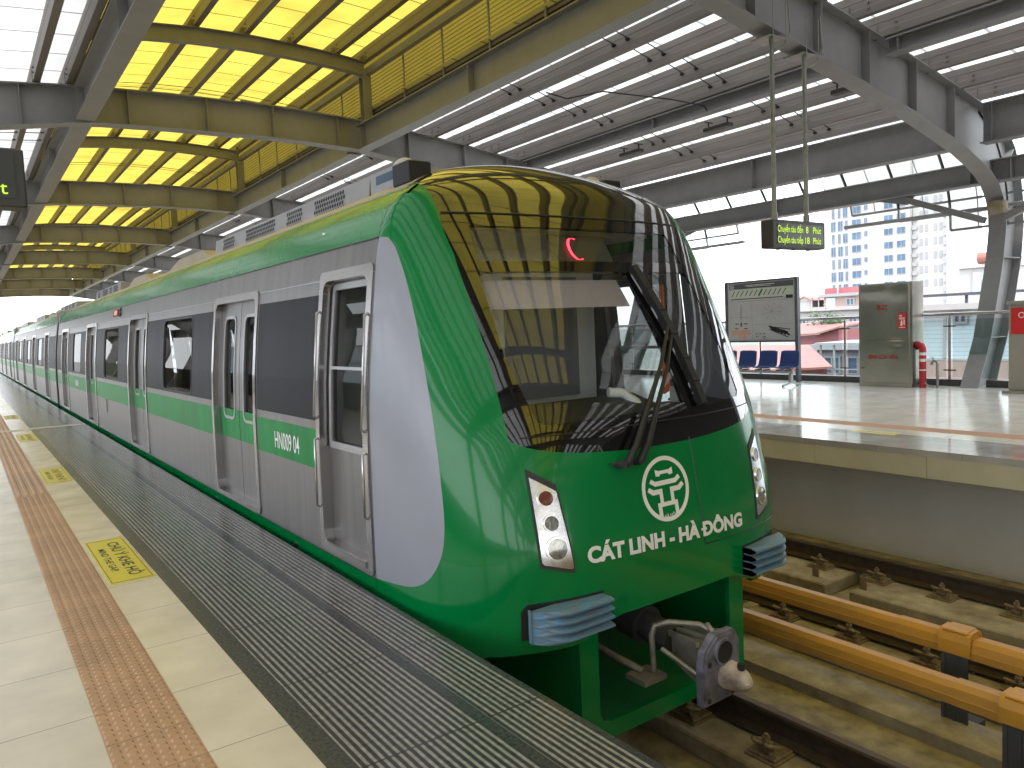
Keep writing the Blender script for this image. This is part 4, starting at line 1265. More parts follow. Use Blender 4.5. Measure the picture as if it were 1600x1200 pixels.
# anti-climbers: four horizontal ridges on a rounded blue block
for s in (-1, 1):
    a0, a1 = 0.60, 1.05
    zb, zt = -0.13, 0.055
    n = 12
    def prof(z0, z1, ext, ai=a0, ao=a1):
        # plan outline with a rounded outer end
        pts = [(ai, 0.06), (ai, -ext)]
        pts += [(ao - 0.16 + 0.16 * math.sin(R(t)), -ext + 0.16 * (1 - math.cos(R(t))) * 1.0) for t in frange(0, 80, 8)]
        pts += [(ao, 0.06)]
        return pts
    blk = MB()
    P = prof(0, 0, 0.045)
    blk.prism([(CX + s * u, 3.0 + v) for u, v in P] if s > 0 else [(CX + s * u, 3.0 + v) for u, v in P][::-1], lambda u, v, w_: (u, v, w_), zb + 0.004, zt - 0.004)
    ac = blk.build("anti_climber", M['bufblue'], car)
    rg = MB()
    nr = 4
    for k in range(nr):
        z1 = zt - (zt - zb) * k / nr; z0 = zt - (zt - zb) * (k + 1) / nr
        P1 = prof(0, 0, 0.05); P2 = prof(0, 0, 0.085, a0 + 0.0, a1 - 0.03)
        up = [(CX + s * u, 3.0 + v, z1 - 0.002) for u, v in P1]; lo = [(CX + s * u, 3.0 + v, z0 + 0.006) for u, v in P1]
        tipT = [(CX + s * u, 3.0 + v, z1 - 0.012) for u, v in P2]; tipB = [(CX + s * u, 3.0 + v, z1 - 0.022) for u, v in P2]
        m_ = len(P1)
        rg.add(up + tipT, [(i, i + 1, m_ + i + 1, m_ + i) for i in range(m_ - 1)])
        rg.add(tipT + tipB, [(i, i + 1, m_ + i + 1, m_ + i) for i in range(m_ - 1)])
        rg.add(tipB + lo, [(i, i + 1, m_ + i + 1, m_ + i) for i in range(m_ - 1)])
        rg.add([up[0], up[1], tipT[1], tipT[0], tipB[1], lo[1], lo[0]], [(1, 0, 6, 5, 4, 2)])
    sub(rg, "ridge", M['bufblue'], ac)
    sk = MB().plate([(s * 0.592, 0.064), (s * 1.03, 0.064), (s * 1.062, 0.03), (s * 1.062, -0.125), (s * 0.592, -0.105)] if s > 0 else [(s * 0.592, 0.064), (s * 0.592, -0.105), (s * 1.062, -0.125), (s * 1.062, 0.03), (s * 1.03, 0.064)], [], Na, ACUT, [], 0.004, 0.004)
    sub(sk, "backing_plate", M['black'], ac)

# front skirt: rounded frame with side plates and a floor
SY = 3.10
oz, iz = -0.845, -0.745
outer_p = [(-0.70, -0.12), (-0.70, -0.83), (-0.685, oz), (0.685, oz), (0.70, -0.83), (0.70, -0.12)]
inner_p = [(0.565, -0.12), (0.565, iz + 0.07), (0.545, iz + 0.02), (0.495, iz), (-0.495, iz), (-0.545, iz + 0.02), (-0.565, iz + 0.07), (-0.565, -0.12)]
mb = MB().prism([(CX + a, z) for a, z in outer_p + inner_p], lambda u, v, w_: (u, w_, v), SY, SY + 0.03)
sk = mb.build("front_skirt", M['green'], car)
for s in (-1, 1):
    mb = MB()
    mb.prism([(SY + 0.031, -0.12), (SY + 0.031, -0.835), (SY + 0.25, -0.84), (SY + 1.0, -0.62), (SY + 1.0, -0.12)], lambda u, v, w_: (CX + s * 0.70 + w_, u, v), -0.03 if s > 0 else 0.0, 0.0 if s > 0 else 0.03)
    sub(mb, "skirt_side", M['green'], sk)
mb = MB()
mb.hexa([(CX - 0.66, SY + 0.031, iz - 0.02), (CX + 0.66, SY + 0.031, iz - 0.02), (CX + 0.66, SY + 0.9, -0.62), (CX - 0.66, SY + 0.9, -0.62), (CX - 0.66, SY + 0.031, iz), (CX + 0.66, SY + 0.031, iz), (CX + 0.66, SY + 0.9, -0.60), (CX - 0.66, SY + 0.9, -0.60)])
sub(mb, "skirt_floor", M['green_in'], sk)

# coupler
cp = MB()
hx, hy, hz = 3.16, 2.60, -0.345
def CPt(u, v, w_): return (hx + u * 0.86, hy - w_ * 0.9, hz + v * 0.88)
face = [(-0.17, -0.225), (0.10, -0.225), (0.15, -0.17), (0.175, -0.05), (0.175, 0.13), (0.13, 0.19), (-0.05, 0.195), (-0.15, 0.11), (-0.17, 0.02)]
cp.prism(face, CPt, -0.05, 0.0)
cp.prism([(a * 0.93, b * 0.93) for a, b in face], CPt, 0.0, 0.012)
head = cp.build("coupler", M['coupler'], car)
cn = MB()
cn.tube([CPt(0.045, -0.07, 0.0), CPt(0.045, -0.07, 0.06), CPt(0.04, -0.075, 0.125), CPt(0.03, -0.08, 0.165), CPt(0.02, -0.085, 0.178)], [0.08, 0.076, 0.057, 0.035, 0.012], 20)
sub(cn, "coupler_cone", M['coupcone'], head)
fn_ = MB()
ring = circ(0.005, 0.085, 0.085, 22)
fn_.prism(ring, CPt, 0.012, 0.03)
sub(fn_, "coupler_cup", M['coupler'], head)
fn_ = MB().prism(circ(0.005, 0.085, 0.068, 22), CPt, 0.0301, 0.032)
sub(fn_, "coupler_hole", M['black'], head)
for q in ((-0.12, 0.03), (-0.13, -0.19), (0.09, -0.19)): sub(MB().prism(circ(q[0], q[1], 0.017, 12), CPt, 0.0121, 0.016), "coupler_bolt", M['black'], head)
sub(MB().prism(circ(0.04, -0.06, 0.02, 12), lambda u, v, w_: (hx + u, hy - 0.04 + v, hz + 0.012 + w_), -0.02, 0.0125), "coupler_hole", M['black'], head)
hs = MB()
# tapering housing behind the plate, made of ribs
bk = [(-0.13, -0.13), (0.13, -0.13), (0.13, 0.13), (-0.13, 0.13)]
ft = [(-0.075, -0.075), (0.075, -0.075), (0.075, 0.075), (-0.075, 0.075)]
hs.hexa([CPt(bk[0][0], bk[0][1], -0.051), CPt(bk[1][0], bk[1][1], -0.051), CPt(ft[1][0], ft[1][1] + 0.02, -0.32), CPt(ft[0][0], ft[0][1] + 0.02, -0.32), CPt(bk[3][0], bk[3][1], -0.051), CPt(bk[2][0], bk[2][1], -0.051), CPt(ft[2][0], ft[2][1] + 0.02, -0.32), CPt(ft[3][0], ft[3][1] + 0.02, -0.32)])
for u in (-0.14, 0.0, 0.14):
    hs.bar(CPt(u, 0.14, -0.06), CPt(u * 0.5, 0.11, -0.34), 0.02, 0.03)
hs.tube([CPt(0.02, 0.17, -0.07), CPt(0.02, 0.21, -0.11), CPt(0.04, 0.17, -0.16)], 0.014, 8)
sub(hs, "coupler_housing", M['pipe'], head)
sh = MB()
sh.tube([(hx, hy + 0.33, hz + 0.02), (hx + 0.01, hy + 0.55, hz + 0.05)], 0.085, 16)
sh.tube([(hx + 0.01, hy + 0.55, hz + 0.05), (hx + 0.03, hy + 1.0, hz + 0.085), (hx + 0.06, hy + 1.5, hz + 0.10)], 0.115, 18)
sh.tube([(hx + 0.02, hy + 0.98, hz + 0.08), (hx + 0.03, hy + 1.06, hz + 0.085)], 0.15, 18)
sub(sh, "coupler_shaft", M['darkmetal'], head)
hp = MB()
hp.tube([CPt(0.06, 0.15, -0.05), CPt(0.0, 0.20, -0.16), CPt(-0.12, 0.205, -0.30), CPt(-0.185, 0.18, -0.36), CPt(-0.205, 0.12, -0.37), CPt(-0.205, -0.06, -0.36), CPt(-0.205, -0.11, -0.36)], 0.0165, 10)
hp.tube([CPt(-0.15, -0.04, -0.06), CPt(-0.17, 0.0, -0.16), CPt(-0.19, 0.05, -0.30)], 0.014, 8)
hp.box(hx - 0.30, hx - 0.13, hy + 0.27, hy + 0.42, hz - 0.135, hz - 0.105)
hp.tube([(hx - 0.22, hy + 0.36, hz - 0.10), (hx - 0.27, hy + 0.62, hz - 0.05), (hx - 0.28, hy + 1.3, hz + 0.0)], 0.022, 8)
sub(hp, "air_pipe", M['pipe'], head)

# cab interior
mb = MB()
mb.box(CX - 1.22, CX + 1.22, 5.02, 5.06, 0.05, 2.2)
cw = mb.build("cab_back_wall", M['cabwall'], car)
mb = MB()
mb.box(CX - 0.55, CX - 0.10, 4.985, 5.0195, 0.06, 1.95); mb.box(CX + 0.25, CX + 1.0, 4.99, 5.0195, 0.9, 1.9)
mb.box(CX - 0.16, CX - 0.13, 4.95, 4.9849, 0.95, 1.10)
sub(mb, "cab_door_panel", M['silverpaint'], cw)
mb = MB()
mb.prism([(3.42, 0.93), (3.75, 1.02), (3.95, 0.99), (4.05, 0.80), (4.05, 0.1), (3.5, 0.1)], lambda u, v, w_: (CX + w_, u, v), -0.92, 0.40)
mb.prism([(3.35, 0.93), (3.6, 0.95), (3.6, 0.1), (3.4, 0.1)], lambda u, v, w_: (CX + w_, u, v), 0.42, 0.98)
mb.box(CX - 0.88, CX - 0.80, 3.45, 3.9, 0.95, 1.22)
cd_ = mb.build("driver_console", M['cabdark'], car)
mb = MB().tube([(CX + 0.15, 3.72, 1.04), (CX + 0.24, 3.68, 1.03), (CX + 0.28, 3.60, 0.97), (CX + 0.29, 3.55, 0.9)], 0.035, 8)
sub(mb, "console_trim", M['white_paint'], cd_)
MB().prism([(0.34, 0.98), (0.40, 1.0), (0.37, 1.4), (0.36, 1.75), (0.345, 1.75), (0.35, 1.4)], lambda u, v, w_: (CX + u + 0.38, 3.75 + w_, v), 0, 0.02).build("orange_strap", M['orange'], car)
MB().box(CX + 0.5, CX + 0.72, 3.42, 3.5, 0.96, 1.06).build("cab_card", M['bwall'], car)
mb = MB().plate([(-0.88, 1.63), (0.15, 1.63), (0.12, 1.80), (-0.88, 1.80)], [], Na, ACUT, ZCUT, -0.06, 0.006)
mb.build("sun_blind", M['blind'], car)
MB().box(CX - 0.95, CX + 0.95, 4.1, 5.0, 2.12, 2.16).build("cab_ceiling", M['cabwall'], car)
MB().box(CX - 1.33, CX + 1.33, 3.5, 5.02, 0.0, 0.045).build("cab_floor", M['cabfloor'], car)
# beacon boxes on the nose shoulders
for s, y in ((-1, 4.33), (1, 4.33)):
    mb = MB()
    a = 0.84
    mb.cbox(CX + s * a - 0.085, CX + s * a + 0.085, y, y + 0.22, 2.44, 2.585, 0.008)
    bx = mb.build("horn_box", M['black'], car)
    d = MB()
    def dm(u, v): 
        th = u * math.pi; ph = v * 2 * math.pi
        return (CX + s * (a - 0.02) + 0.075 * math.sin(th / 2) * math.cos(ph), y + 0.24 + 0.10 * math.sin(th / 2) * math.sin(ph), 2.575 + 0.075 * math.cos(th / 2))
    d.grid(dm, 8, 16)
    sub(d, "horn_dome", M['panel_bg'], bx)

# ---------- car bodies
def SM(s):
    def m(y, z, off=0.0):
        # outward normal of the wall plane in x-z
        dz = 0.01
        nx, nz = 1.0, -(hw(z + dz) - hw(z - dz)) / (2 * dz) if z < 2.04 else -0.2
        l = math.hypot(nx, nz)
        return (CX + s * (hw(z) + off * nx / l), y, z + off * nz / l)
    return m
ZS = [0.3, 0.6, 0.85, 1.2, 1.5, 1.8]
def body(t, y0, y1, doors, wins, panels, near_parts=True, cabdoor=False, plain_to=None):
    for s in (-1, 1):
        m = SM(s)
        holes = []
        for d in doors: holes.append([(d - 0.625, 0.08), (d + 0.625, 0.08), (d + 0.625, 1.85), (d - 0.625, 1.85)])
        for (a, b) in wins: holes.append(rrect(a, b, 0.95, 1.75, 0.09))
        if cabdoor: holes.append([(4.165, 0.10), (4.88, 0.10), (4.88, 1.885), (4.165, 1.885)])
        wall = MB().plate([(y0, 0.045), (y1, 0.045), (y1, 2.06), (y0, 2.06)], holes, m, [], ZS, 0, 0.03, smooth=False)
        wall.build("body_side", M['silver'], t)
        # dark window band with window openings
        for (a, b) in panels:
            hs_ = [rrect(wa, wb, 0.955, 1.745, 0.09) for wa, wb in wins if wa > a and wb < b]
            MB().plate([(a, 0.93), (b, 0.93), (b, 1.77), (a, 1.77)], hs_, m, [], ZS, 0.005, 0.0045, smooth=False).build("window_band", M['winpanel'], t)
        for (wa, wb) in wins:
            pn = MB().plate(rrect(wa + 0.001, wb - 0.001, 0.956, 1.744, 0.088), [], m, [], ZS, -0.006, 0.0, smooth=False).build("window_pane", M['winglass'], t)
            gs = MB().plate(rrect(wa - 0.012, wb + 0.012, 0.943, 1.757, 0.1), [rrect(wa + 0.006, wb - 0.006, 0.961, 1.739, 0.085)], m, [], ZS, 0.008, 0.006, smooth=False)
            sub(gs, "window_gasket", M['black'], pn)
        # green belt
        for (a, b) in panels:
            MB().plate([(a, 0.60), (b, 0.60), (b, 0.868), (a, 0.868)], [], m, [], ZS, 0.004, 0.0035, smooth=False).build("belt_stripe", M['green_belt'], t)
        # doors
        for d in doors:
            fr = MB().plate(rrect(d - 0.66, d + 0.66, 0.055, 1.885, 0.06), [rrect(d - 0.60, d + 0.60, 0.10, 1.825, 0.08)], m, [], ZS, 0.013, 0.085, smooth=False)
            f = fr.build("door_frame", M['polish'], t)
            sl = MB().box(CX + s * 1.36 - 0.06, CX + s * 1.36 + 0.06, d - 0.6, d + 0.6, 0.062, 0.0985)
            sub(sl, "door_sill", M['polish'], f)
            for k, (a, b) in enumerate(((d - 0.598, d - 0.006), (d + 0.006, d + 0.598))):
                wa, wb = (a + b) / 2 - 0.155, (a + b) / 2 + 0.155
                wv = rrect(wa, wb, 0.80, 1.69, 0.06)
                lf = MB().plate([(a, 0.10), (b, 0.10), (b, 1.828), (a, 1.828)], [wv], m, [], ZS, -0.055, 0.03, smooth=False).build("door_leaf", M['silver'], t)
                gk = MB().plate(rrect(wa - 0.025, wb + 0.025, 0.775, 1.715, 0.08), [wv], m, [], ZS, -0.047, 0.008, smooth=False)
                sub(gk, "window_frame", M['acgrey'], lf)
                sub(MB().plate(wv, [], m, [], ZS, -0.068, 0.0, smooth=False), "door_window", M['winglass'], lf)
                sub(MB().plate([(a, 0.60), (b, 0.60), (b, 0.868), (a, 0.868)], [], m, [], ZS, -0.052, 0.0028, smooth=False), "belt_stripe", M['green_belt'], lf)
            sub(MB().plate([(d - 0.0058, 0.10), (d + 0.0058, 0.10), (d + 0.0058, 1.828), (d - 0.0058, 1.828)], [], m, [], ZS, -0.058, 0.01, smooth=False), "door_seal", M['black'], f)
        if cabdoor:
            fr = MB().plate(rrect(4.115, 4.925, 0.055, 1.915, 0.04), [rrect(4.185, 4.86, 0.13, 1.85, 0.07)], m, [], ZS, 0.010, 0.085, smooth=False)
            f = fr.build("door_frame", M['polish'], t)
            sub(MB().box(CX + s * 1.36 - 0.07, CX + s * 1.36 + 0.07, 4.205, 4.835, 0.085, 0.128), "door_sill", M['polish'], f)
            wv = rrect(4.235, 4.80, 0.80, 1.80, 0.02)
            lf = MB().plate([(4.186, 0.125), (4.859, 0.125), (4.859, 1.852), (4.186, 1.852)], [wv], m, [], ZS, -0.062, 0.03, smooth=False).build("cab_door", M['silver'], t)
            gk = MB().plate(rrect(4.20, 4.835, 0.755, 1.84, 0.03), [wv], m, [], ZS, -0.050, 0.012, smooth=False)
            sub(gk, "window_frame", M['acgrey'], lf)
            sub(MB().plate(wv, [], m, [], ZS, -0.072, 0.0, smooth=False), "door_window", M['winglass'], lf)
            bar_ = MB().plate([(4.236, 1.28), (4.799, 1.28), (4.799, 1.30), (4.236, 1.30)], [], m, [], [], -0.045, 0.03, smooth=False)
            sub(bar_, "window_bar", M['acgrey'], lf)
            for (yy, za, zb) in ((4.15, 0.40, 0.80), (4.15, 0.92, 1.62), (4.90, 0.35, 0.82), (4.90, 0.95, 1.66)):
                hd = MB().tube([m(yy, za, 0.005), m(yy, za + 0.015, 0.03), m(yy, zb - 0.015, 0.03), m(yy, zb, 0.005)], 0.009, 8)
                sub(hd, "grab_rail", M['polish'], f)
            hd = MB().tube([m(4.275, 0.86, -0.07), m(4.275, 0.87, -0.035), m(4.275, 0.97, -0.035), m(4.275, 0.98, -0.07)], 0.011, 8)
            sub(hd, "door_handle", M['polish'], lf)
        # green lower sole bar and cantrail, thin panel seams
        def low(u, v): 
            z = 0.045 - 0.395 * v
            return m(y0 + (y1 - y0) * u, z, 0.0)
        MB().grid(low, 1, 6, flip=s < 0).build("sole_bar", M['green'], t)
        zc = [2.06, 2.10, 2.15, 2.2, 2.25, 2.3, 2.34, 2.37]
        vs = []
        for z in zc: vs += [(CX + s * hw(z), y0, z), (CX + s * hw(z), y1, z)]
        mb = MB(); mb.add(vs, [(2 * k, 2 * k + 1, 2 * k + 3, 2 * k + 2) if s < 0 else (2 * k + 2, 2 * k + 3, 2 * k + 1, 2 * k) for k in range(len(zc) - 1)], smooth=True)
        mb.build("cantrail", M['green_side'], t)
        MB().bar(m(y0, 2.06, 0.002), m(y1, 2.06, 0.002), 0.006, 0.008).build("panel_seam", M['black'], t)
        MB().bar(m(y0, 0.045, 0.001), m(y1, 0.045, 0.001), 0.004, 0.006).build("panel_seam", M['black'], t)
        for d in doors:
            for e in (-0.68, 0.68): MB().bar(m(d + e, 0.045, 0.001), m(d + e, -0.33, 0.001), 0.005, 0.004).build("panel_seam", M['black'], t)
        segs_ = [y0] + [q for d in doors for q in (d - 0.68, d + 0.68)] + [y1]
        for qa, qb in zip(segs_[::2], segs_[1::2]):
            MB().bar(m(qa, 1.862, 0.002), m(qb, 1.862, 0.002), 0.005, 0.005).build("panel_seam", M['acgrey'], t)
        tr = MB()
        tr.bar((CX + s * (hw(2.37) + 0.005), y0, 2.37), (CX + s * (hw(2.37) + 0.005), y1, 2.37), 0.012, 0.012)
        tr.build("gutter_trim", M['roofbeige'], t)
    zr = [2.37, 2.42, 2.46, 2.5, 2.54, 2.58, 2.61, 2.63, 2.65, 2.665, 2.68]
    vs = []
    prof = [(-hw(z), z) for z in zr] + [(hw(z), z) for z in zr[::-1]][1:]
    for a, z in prof: vs += [(CX + a, y0 if y0 > 4.5 else 5.0, z), (CX + a, y1, z)]
    mb = MB(); mb.add(vs, [(2 * k, 2 * k + 1, 2 * k + 3, 2 * k + 2) for k in range(len(prof) - 1)], smooth=True)
    mb.build("roof", M['roofbeige'], t)
    # underframe and floor, end wall
    ub = MB().box(CX - 1.2, CX + 1.2, y0 + (1.3 if cabdoor else 0.2), y1 - 0.2, -0.75, -0.30)
    for yy in (y0 + 2.4, y1 - 2.4):
        for s in (-1, 1):
            for e in (-1.05, 1.05):
                ub.prism(circ(yy + e, RAIL_Z + 0.42, 0.42, 24), lambda u, v, w_: (CX + s * 0.7525 + w_, u, v), -0.06, 0.06)
    ub.build("underframe", M['darkmetal'], t)
    MB().box(CX - 1.37, CX + 1.37, y0 + (0.96 if cabdoor else 0.05), y1 - 0.05, -0.02, 0.044).build("floor", M['cabfloor'], t)
    MB().box(CX - 1.15, CX + 1.15, y0 + (1.0 if cabdoor else 0.05), y1 - 0.05, 2.15, 2.18).build("ceiling", M['cabwall'], t)
    if not cabdoor: MB().box(CX - 1.26, CX + 1.26, y0, y0 + 0.04, -0.02, 2.36).build("end_wall", M['acgrey'], t)
    MB().box(CX - 1.26, CX + 1.26, y1 - 0.04, y1, -0.02, 2.36).build("end_wall", M['acgrey'], t)

def aircon(t, y0, y1):
    a = 0.60; zt = 2.74
    mb = MB()
    mb.hexa([(CX - a, y0, 2.50), (CX + a, y0, 2.50), (CX + a, y1, 2.50), (CX - a, y1, 2.50), (CX - a + 0.03, y0, zt), (CX + a - 0.03, y0, zt), (CX + a - 0.03, y1, zt), (CX - a + 0.03, y1, zt)])
    ac = mb.build("air_conditioner", M['acgrey'], t)
    L_ = y1 - y0
    def face(y, z, off=0): return (CX - a + 0.03 * (z - 2.50) / 0.24 - off, y, z)
    for f0, f1 in ((0.11, 0.27), (0.33, 0.43), (0.50, 0.72), (0.82, 0.93)):
        g = MB()
        ny = int((f1 - f0) * L_ / 0.052)
        for i in range(ny):
            for j in range(4):
                yy = y0 + f0 * L_ + (i + (0.5 if j % 2 else 0)) * 0.052; zz = 2.57 + j * 0.043
                g.plate(circ(yy, zz, 0.021, 6), [], face, [], [], 0.002, 0, smooth=False)
        sub(g, "grille", M['black'], ac)
    return ac
def vent(t, y0, y1):
    mb = MB()
    a = 0.50
    yr = y1 - y0
    top = [(y0, 2.60), (y0 + yr * 0.18, 2.735), (y0 + yr * 0.72, 2.735), (y1, 2.62)]
    mb.prism([(u, v) for u, v in top] + [(y1, 2.56), (y0, 2.56)], lambda u, v, w_: (CX + w_, u, v), -a, a)
    mb.build("roof_vent", M['roofbeige'], t)

drs = [6.88, 11.40, 15.95, 20.30]
pans = [(4.94, 6.195), (7.56, 10.715), (12.085, 15.265), (16.635, 19.615), (20.985, 21.9)]
wins = [(8.35, 9.72), (12.95, 14.32), (17.4, 18.7)]
body(car, SEAM + 0.005, 22.0, drs, wins, pans, cabdoor=True)
aircon(car, 5.6, 10.1)
vent(car, 10.6, 13.2)
aircon(car, 17.2, 20.6)
vent(car, 14.6, 16.8)
mb = MB().box(CX - 0.62, CX + 0.3, 5.02, 5.5, 2.55, 2.72)
eb = mb.build("equipment_box", M['acgrey'], car)
mb = MB().box(CX - 0.6225, CX - 0.6201, 5.10, 5.40, 2.625, 2.69)
sub(mb, "maker_plate", M['bwin'], eb)
# fleet number on the belt
mb = MB()
mS = SM(-1)
text(mb, "HN009 04", lambda u, v: mS(5.52 - u, 0.665 + v, 0.0065), 0.52, 0.125, 0.012)
mb.build("fleet_number", M['white_paint'], car)
mb = MB()
text(mb, "HN009 04", lambda u, v: mS(18.1 - u, 0.665 + v, 0.0065), 0.52, 0.125, 0.012)
mb.build("fleet_number", M['white_paint'], car)
# door indicator lamps high on the side
mb = MB().plate([(13.1, 1.93), (13.55, 1.93), (13.55, 2.03), (13.1, 2.03)], [], mS, [], [], 0.012, 0.012, smooth=False)
il = mb.build("side_indicator", M['darkmetal'], car)
sub(MB().plate([(13.2, 1.945), (13.45, 1.945), (13.45, 2.015), (13.2, 2.015)], [], mS, [], [], 0.014, 0.002, smooth=False), "indicator_lamp", M['led_orange'], il)
mb = MB()
for z in (1.945, 2.02): mb.plate(circ(12.93, z, 0.035, 14), [], mS, [], [], 0.02, 0.02, smooth=False)
sub(mb, "indicator_lens", M['redlens'], il)
mb = MB()
for y in (5.45, 7.62, 14.1):
    mb.plate([(y - 0.03, -0.045), (y + 0.03, -0.045), (y + 0.03, -0.015), (y - 0.03, -0.015)], [], mS, [], [], 0.01, 0.01, smooth=False)
mb.build("lifting_lug", M['black'], car)
MB().plate([(14.15, 0.38), (14.18, 0.38), (14.18, 0.60), (14.15, 0.60)], [], mS, [], [], 0.02, 0.02, smooth=False).build("side_handle", M['polish'], car)

# seated staff member in a yellow vest, seen through the window
def person(x, y, z):
    t = thing("person", "person in a yellow hi-vis vest sitting inside the train behind the window", "person", (x, y, 0.10))
    me = bpy.data.meshes.new("body")
    J = [((0, 0, 0.48), 0.13), ((0, 0.02, 0.72), 0.13), ((0, 0.0, 0.98), 0.12), ((0, -0.02, 1.08), 0.06), ((0.0, -0.03, 1.2), 0.085), ((0, -0.04, 1.28), 0.07),
         ((-0.10, -0.02, 0.47), 0.085), ((-0.11, -0.42, 0.47), 0.06), ((-0.11, -0.42, 0.06), 0.04), ((-0.11, -0.55, 0.04), 0.035),
         ((0.10, -0.02, 0.47), 0.085), ((0.11, -0.42, 0.47), 0.06), ((0.11, -0.42, 0.06), 0.04), ((0.11, -0.55, 0.04), 0.035),
         ((-0.19, 0.0, 0.97), 0.055), ((-0.23, -0.05, 0.70), 0.04), ((-0.15, -0.28, 0.60), 0.03), ((0.19, 0.0, 0.97), 0.055), ((0.23, -0.05, 0.70), 0.04), ((0.15, -0.28, 0.60), 0.03)]
    E_ = [(0, 1), (1, 2), (2, 3), (3, 4), (4, 5), (0, 6), (6, 7), (7, 8), (8, 9), (0, 10), (10, 11), (11, 12), (12, 13), (2, 14), (14, 15), (15, 16), (2, 17), (17, 18), (18, 19)]
    me.from_pydata([j[0] for j in J], E_, [])
    o = bpy.data.objects.new("body", me); COL.objects.link(o); o.parent = t
    WL[o.name] = Vector((x, y, 0.10))
    md = o.modifiers.new("skin", 'SKIN')
    for i, j in enumerate(J): me.skin_vertices[0].data[i].radius = (j[1], j[1])
    me.skin_vertices[0].data[0].use_root = True
    o.modifiers.new("sub", 'SUBSURF').levels = 2
    o.modifiers["sub"].render_levels = 2
    me.materials.append(M['skin'])
    b0 = Vector((x, y, 0.10))
    v = MB()
    def vest(u, w_):
        z_ = 0.50 + 0.52 * w_; a = 2 * math.pi * u
        return tuple(b0 + Vector((math.cos(a) * (0.215 - 0.02 * w_), math.sin(a) * (0.155 - 0.01 * w_) + 0.01, z_)))
    v.grid(vest, 20, 8)
    v.build("vest", M['vest'], t)
    bd = MB()
    for z0 in (0.58, 0.76):
        bd.grid(lambda u, w_: tuple(b0 + Vector((math.cos(2 * math.pi * u) * 0.216, math.sin(2 * math.pi * u) * 0.158 + 0.01, z0 + 0.05 * w_))), 20, 1)
    bd.build("reflective_band", M['vestband'], t)
    h = MB()
    h.grid(lambda u, w_: tuple(b0 + Vector((0.105 * math.sin(w_ * 1.7) * math.cos(2 * math.pi * u), -0.02 + 0.115 * math.sin(w_ * 1.7) * math.sin(2 * math.pi * u), 1.22 + 0.115 * math.cos(w_ * 1.7)))), 16, 6)
    h.build("hair", M['hair'], t)
person(2.30, 16.15, 0)

# trailing cars: same body without the nose
body_dist = [(22.5, "second train car, joined behind the leading car by a dark bellows gap"), (41.9, "third train car, far down the platform"), (61.3, "last train car, small and bright at the far left end")]
L_ = 18.9
t = thing("metro_car", body_dist[0][1], "train car", (CX, 22.5, RAIL_Z), "cars of the green and silver metro train")
y0 = 22.5
d4 = [y0 + 2.4 + 4.7 * k for k in range(4)]
pn = [(y0 + 0.1, d4[0] - 0.685)] + [(d4[k] + 0.685, d4[k + 1] - 0.685) for k in range(3)] + [(d4[3] + 0.685, y0 + L_ - 0.1)]
wn = [((d4[k] + d4[k + 1]) / 2 - 0.7, (d4[k] + d4[k + 1]) / 2 + 0.7) for k in range(3)]
body(t, y0, y0 + L_, d4, wn, pn)
aircon(t, y0 + 2.0, y0 + 6.2); aircon(t, y0 + 12.0, y0 + 16.2); vent(t, y0 + 7.0, y0 + 9.0); vent(t, y0 + 9.6, y0 + 11.4)
MB().box(CX - 1.15, CX + 1.15, 22.001, 22.499, 0.0, 2.3).build("bellows", M['bellows'], t)
for y, lab in body_dist[1:]:
    c = copy_tree(t, shift=(0, y - 22.5, 0))
    c["label"] = lab

# ------------------------------------------------------------------ hanging displays
def display(x0, x1, y, z0, z1, lab, poles, lines):
    t = thing("hanging_display", lab, "display", ((x0 + x1) / 2, y, z0), "passenger displays hung from the canopy")
    dp = 0.20
    MB().cbox(x0, x1, y, y + dp, z0, z1, 0.012).build("case", M['signbox'], t)
    MB().box(x0 + 0.10, x1 - 0.06, y - 0.006, y - 0.0005, z0 + 0.06, z1 - 0.05).build("screen", M['screen'], t)
    for (s, u0, wd, zz) in lines:
        mb = MB()
        text(mb, s, lambda u, v: (u0 + u, y - 0.009, zz + v), wd, 0.088, 0.0, center=False)
        mb.build("led_text", M['led_yellow'], t)
    for px in poles:
        p = MB()
        zt = 5.10 if px < 9.5 else 5.0
        p.tube([(px, y + 0.10, z1 - 0.005), (px, y + 0.10, zt + 0.12)], 0.032, 12)
        p.tube([(px, y + 0.10, z1), (px, y + 0.10, z1 + 0.10)], 0.045, 12)
        p.tube([(px, y + 0.10, z1 + 1.0), (px, y + 0.10, z1 + 1.05)], 0.042, 12)
        pl_ = p.build("pole", M['galv'], t)
        c = MB()
        c.box(px - 0.16, px + 0.16, y + 0.02, y + 0.32, zt + 0.07, zt + 0.085)
        for dx in (-0.14, 0.14): c.tube([(px + dx, y - 0.03, zt - 0.02), (px + dx, y - 0.03, zt + 0.55)], 0.008, 6)
        c.tube([(px - 0.16, y - 0.03, zt + 0.05), (px + 0.16, y - 0.03, zt + 0.05)], 0.008, 6)
        sub(c, "clamp", M['galv'], pl_); c = MB()
        c.tube([(px + 0.03, y + 0.10, zt - 0.10), (px + 0.15, y + 0.02, zt - 0.02), (px + 0.20, y - 0.05, zt + 0.15), (px + 0.19, y - 0.03, zt + 0.6)], 0.012, 8)
        sub(c, "cable", M['galv'], pl_); c = MB()
        c.tube([(px + 0.03, y + 0.10, z1 + 0.0), (px + 0.06, y + 0.10, z1 + 0.09), (px + 0.02, y + 0.10, z1 + 0.16)], 0.008, 6)
        sub(c, "cable", M['galv'], pl_)
    bt = MB()
    for k in range(3): bt.tube([(x0 + 0.25 + 0.35 * k, y + 0.1, z0 - 0.015), (x0 + 0.25 + 0.35 * k, y + 0.1, z0 + 0.01)], 0.03, 8)
    bt.build("knob", M['black'], t)
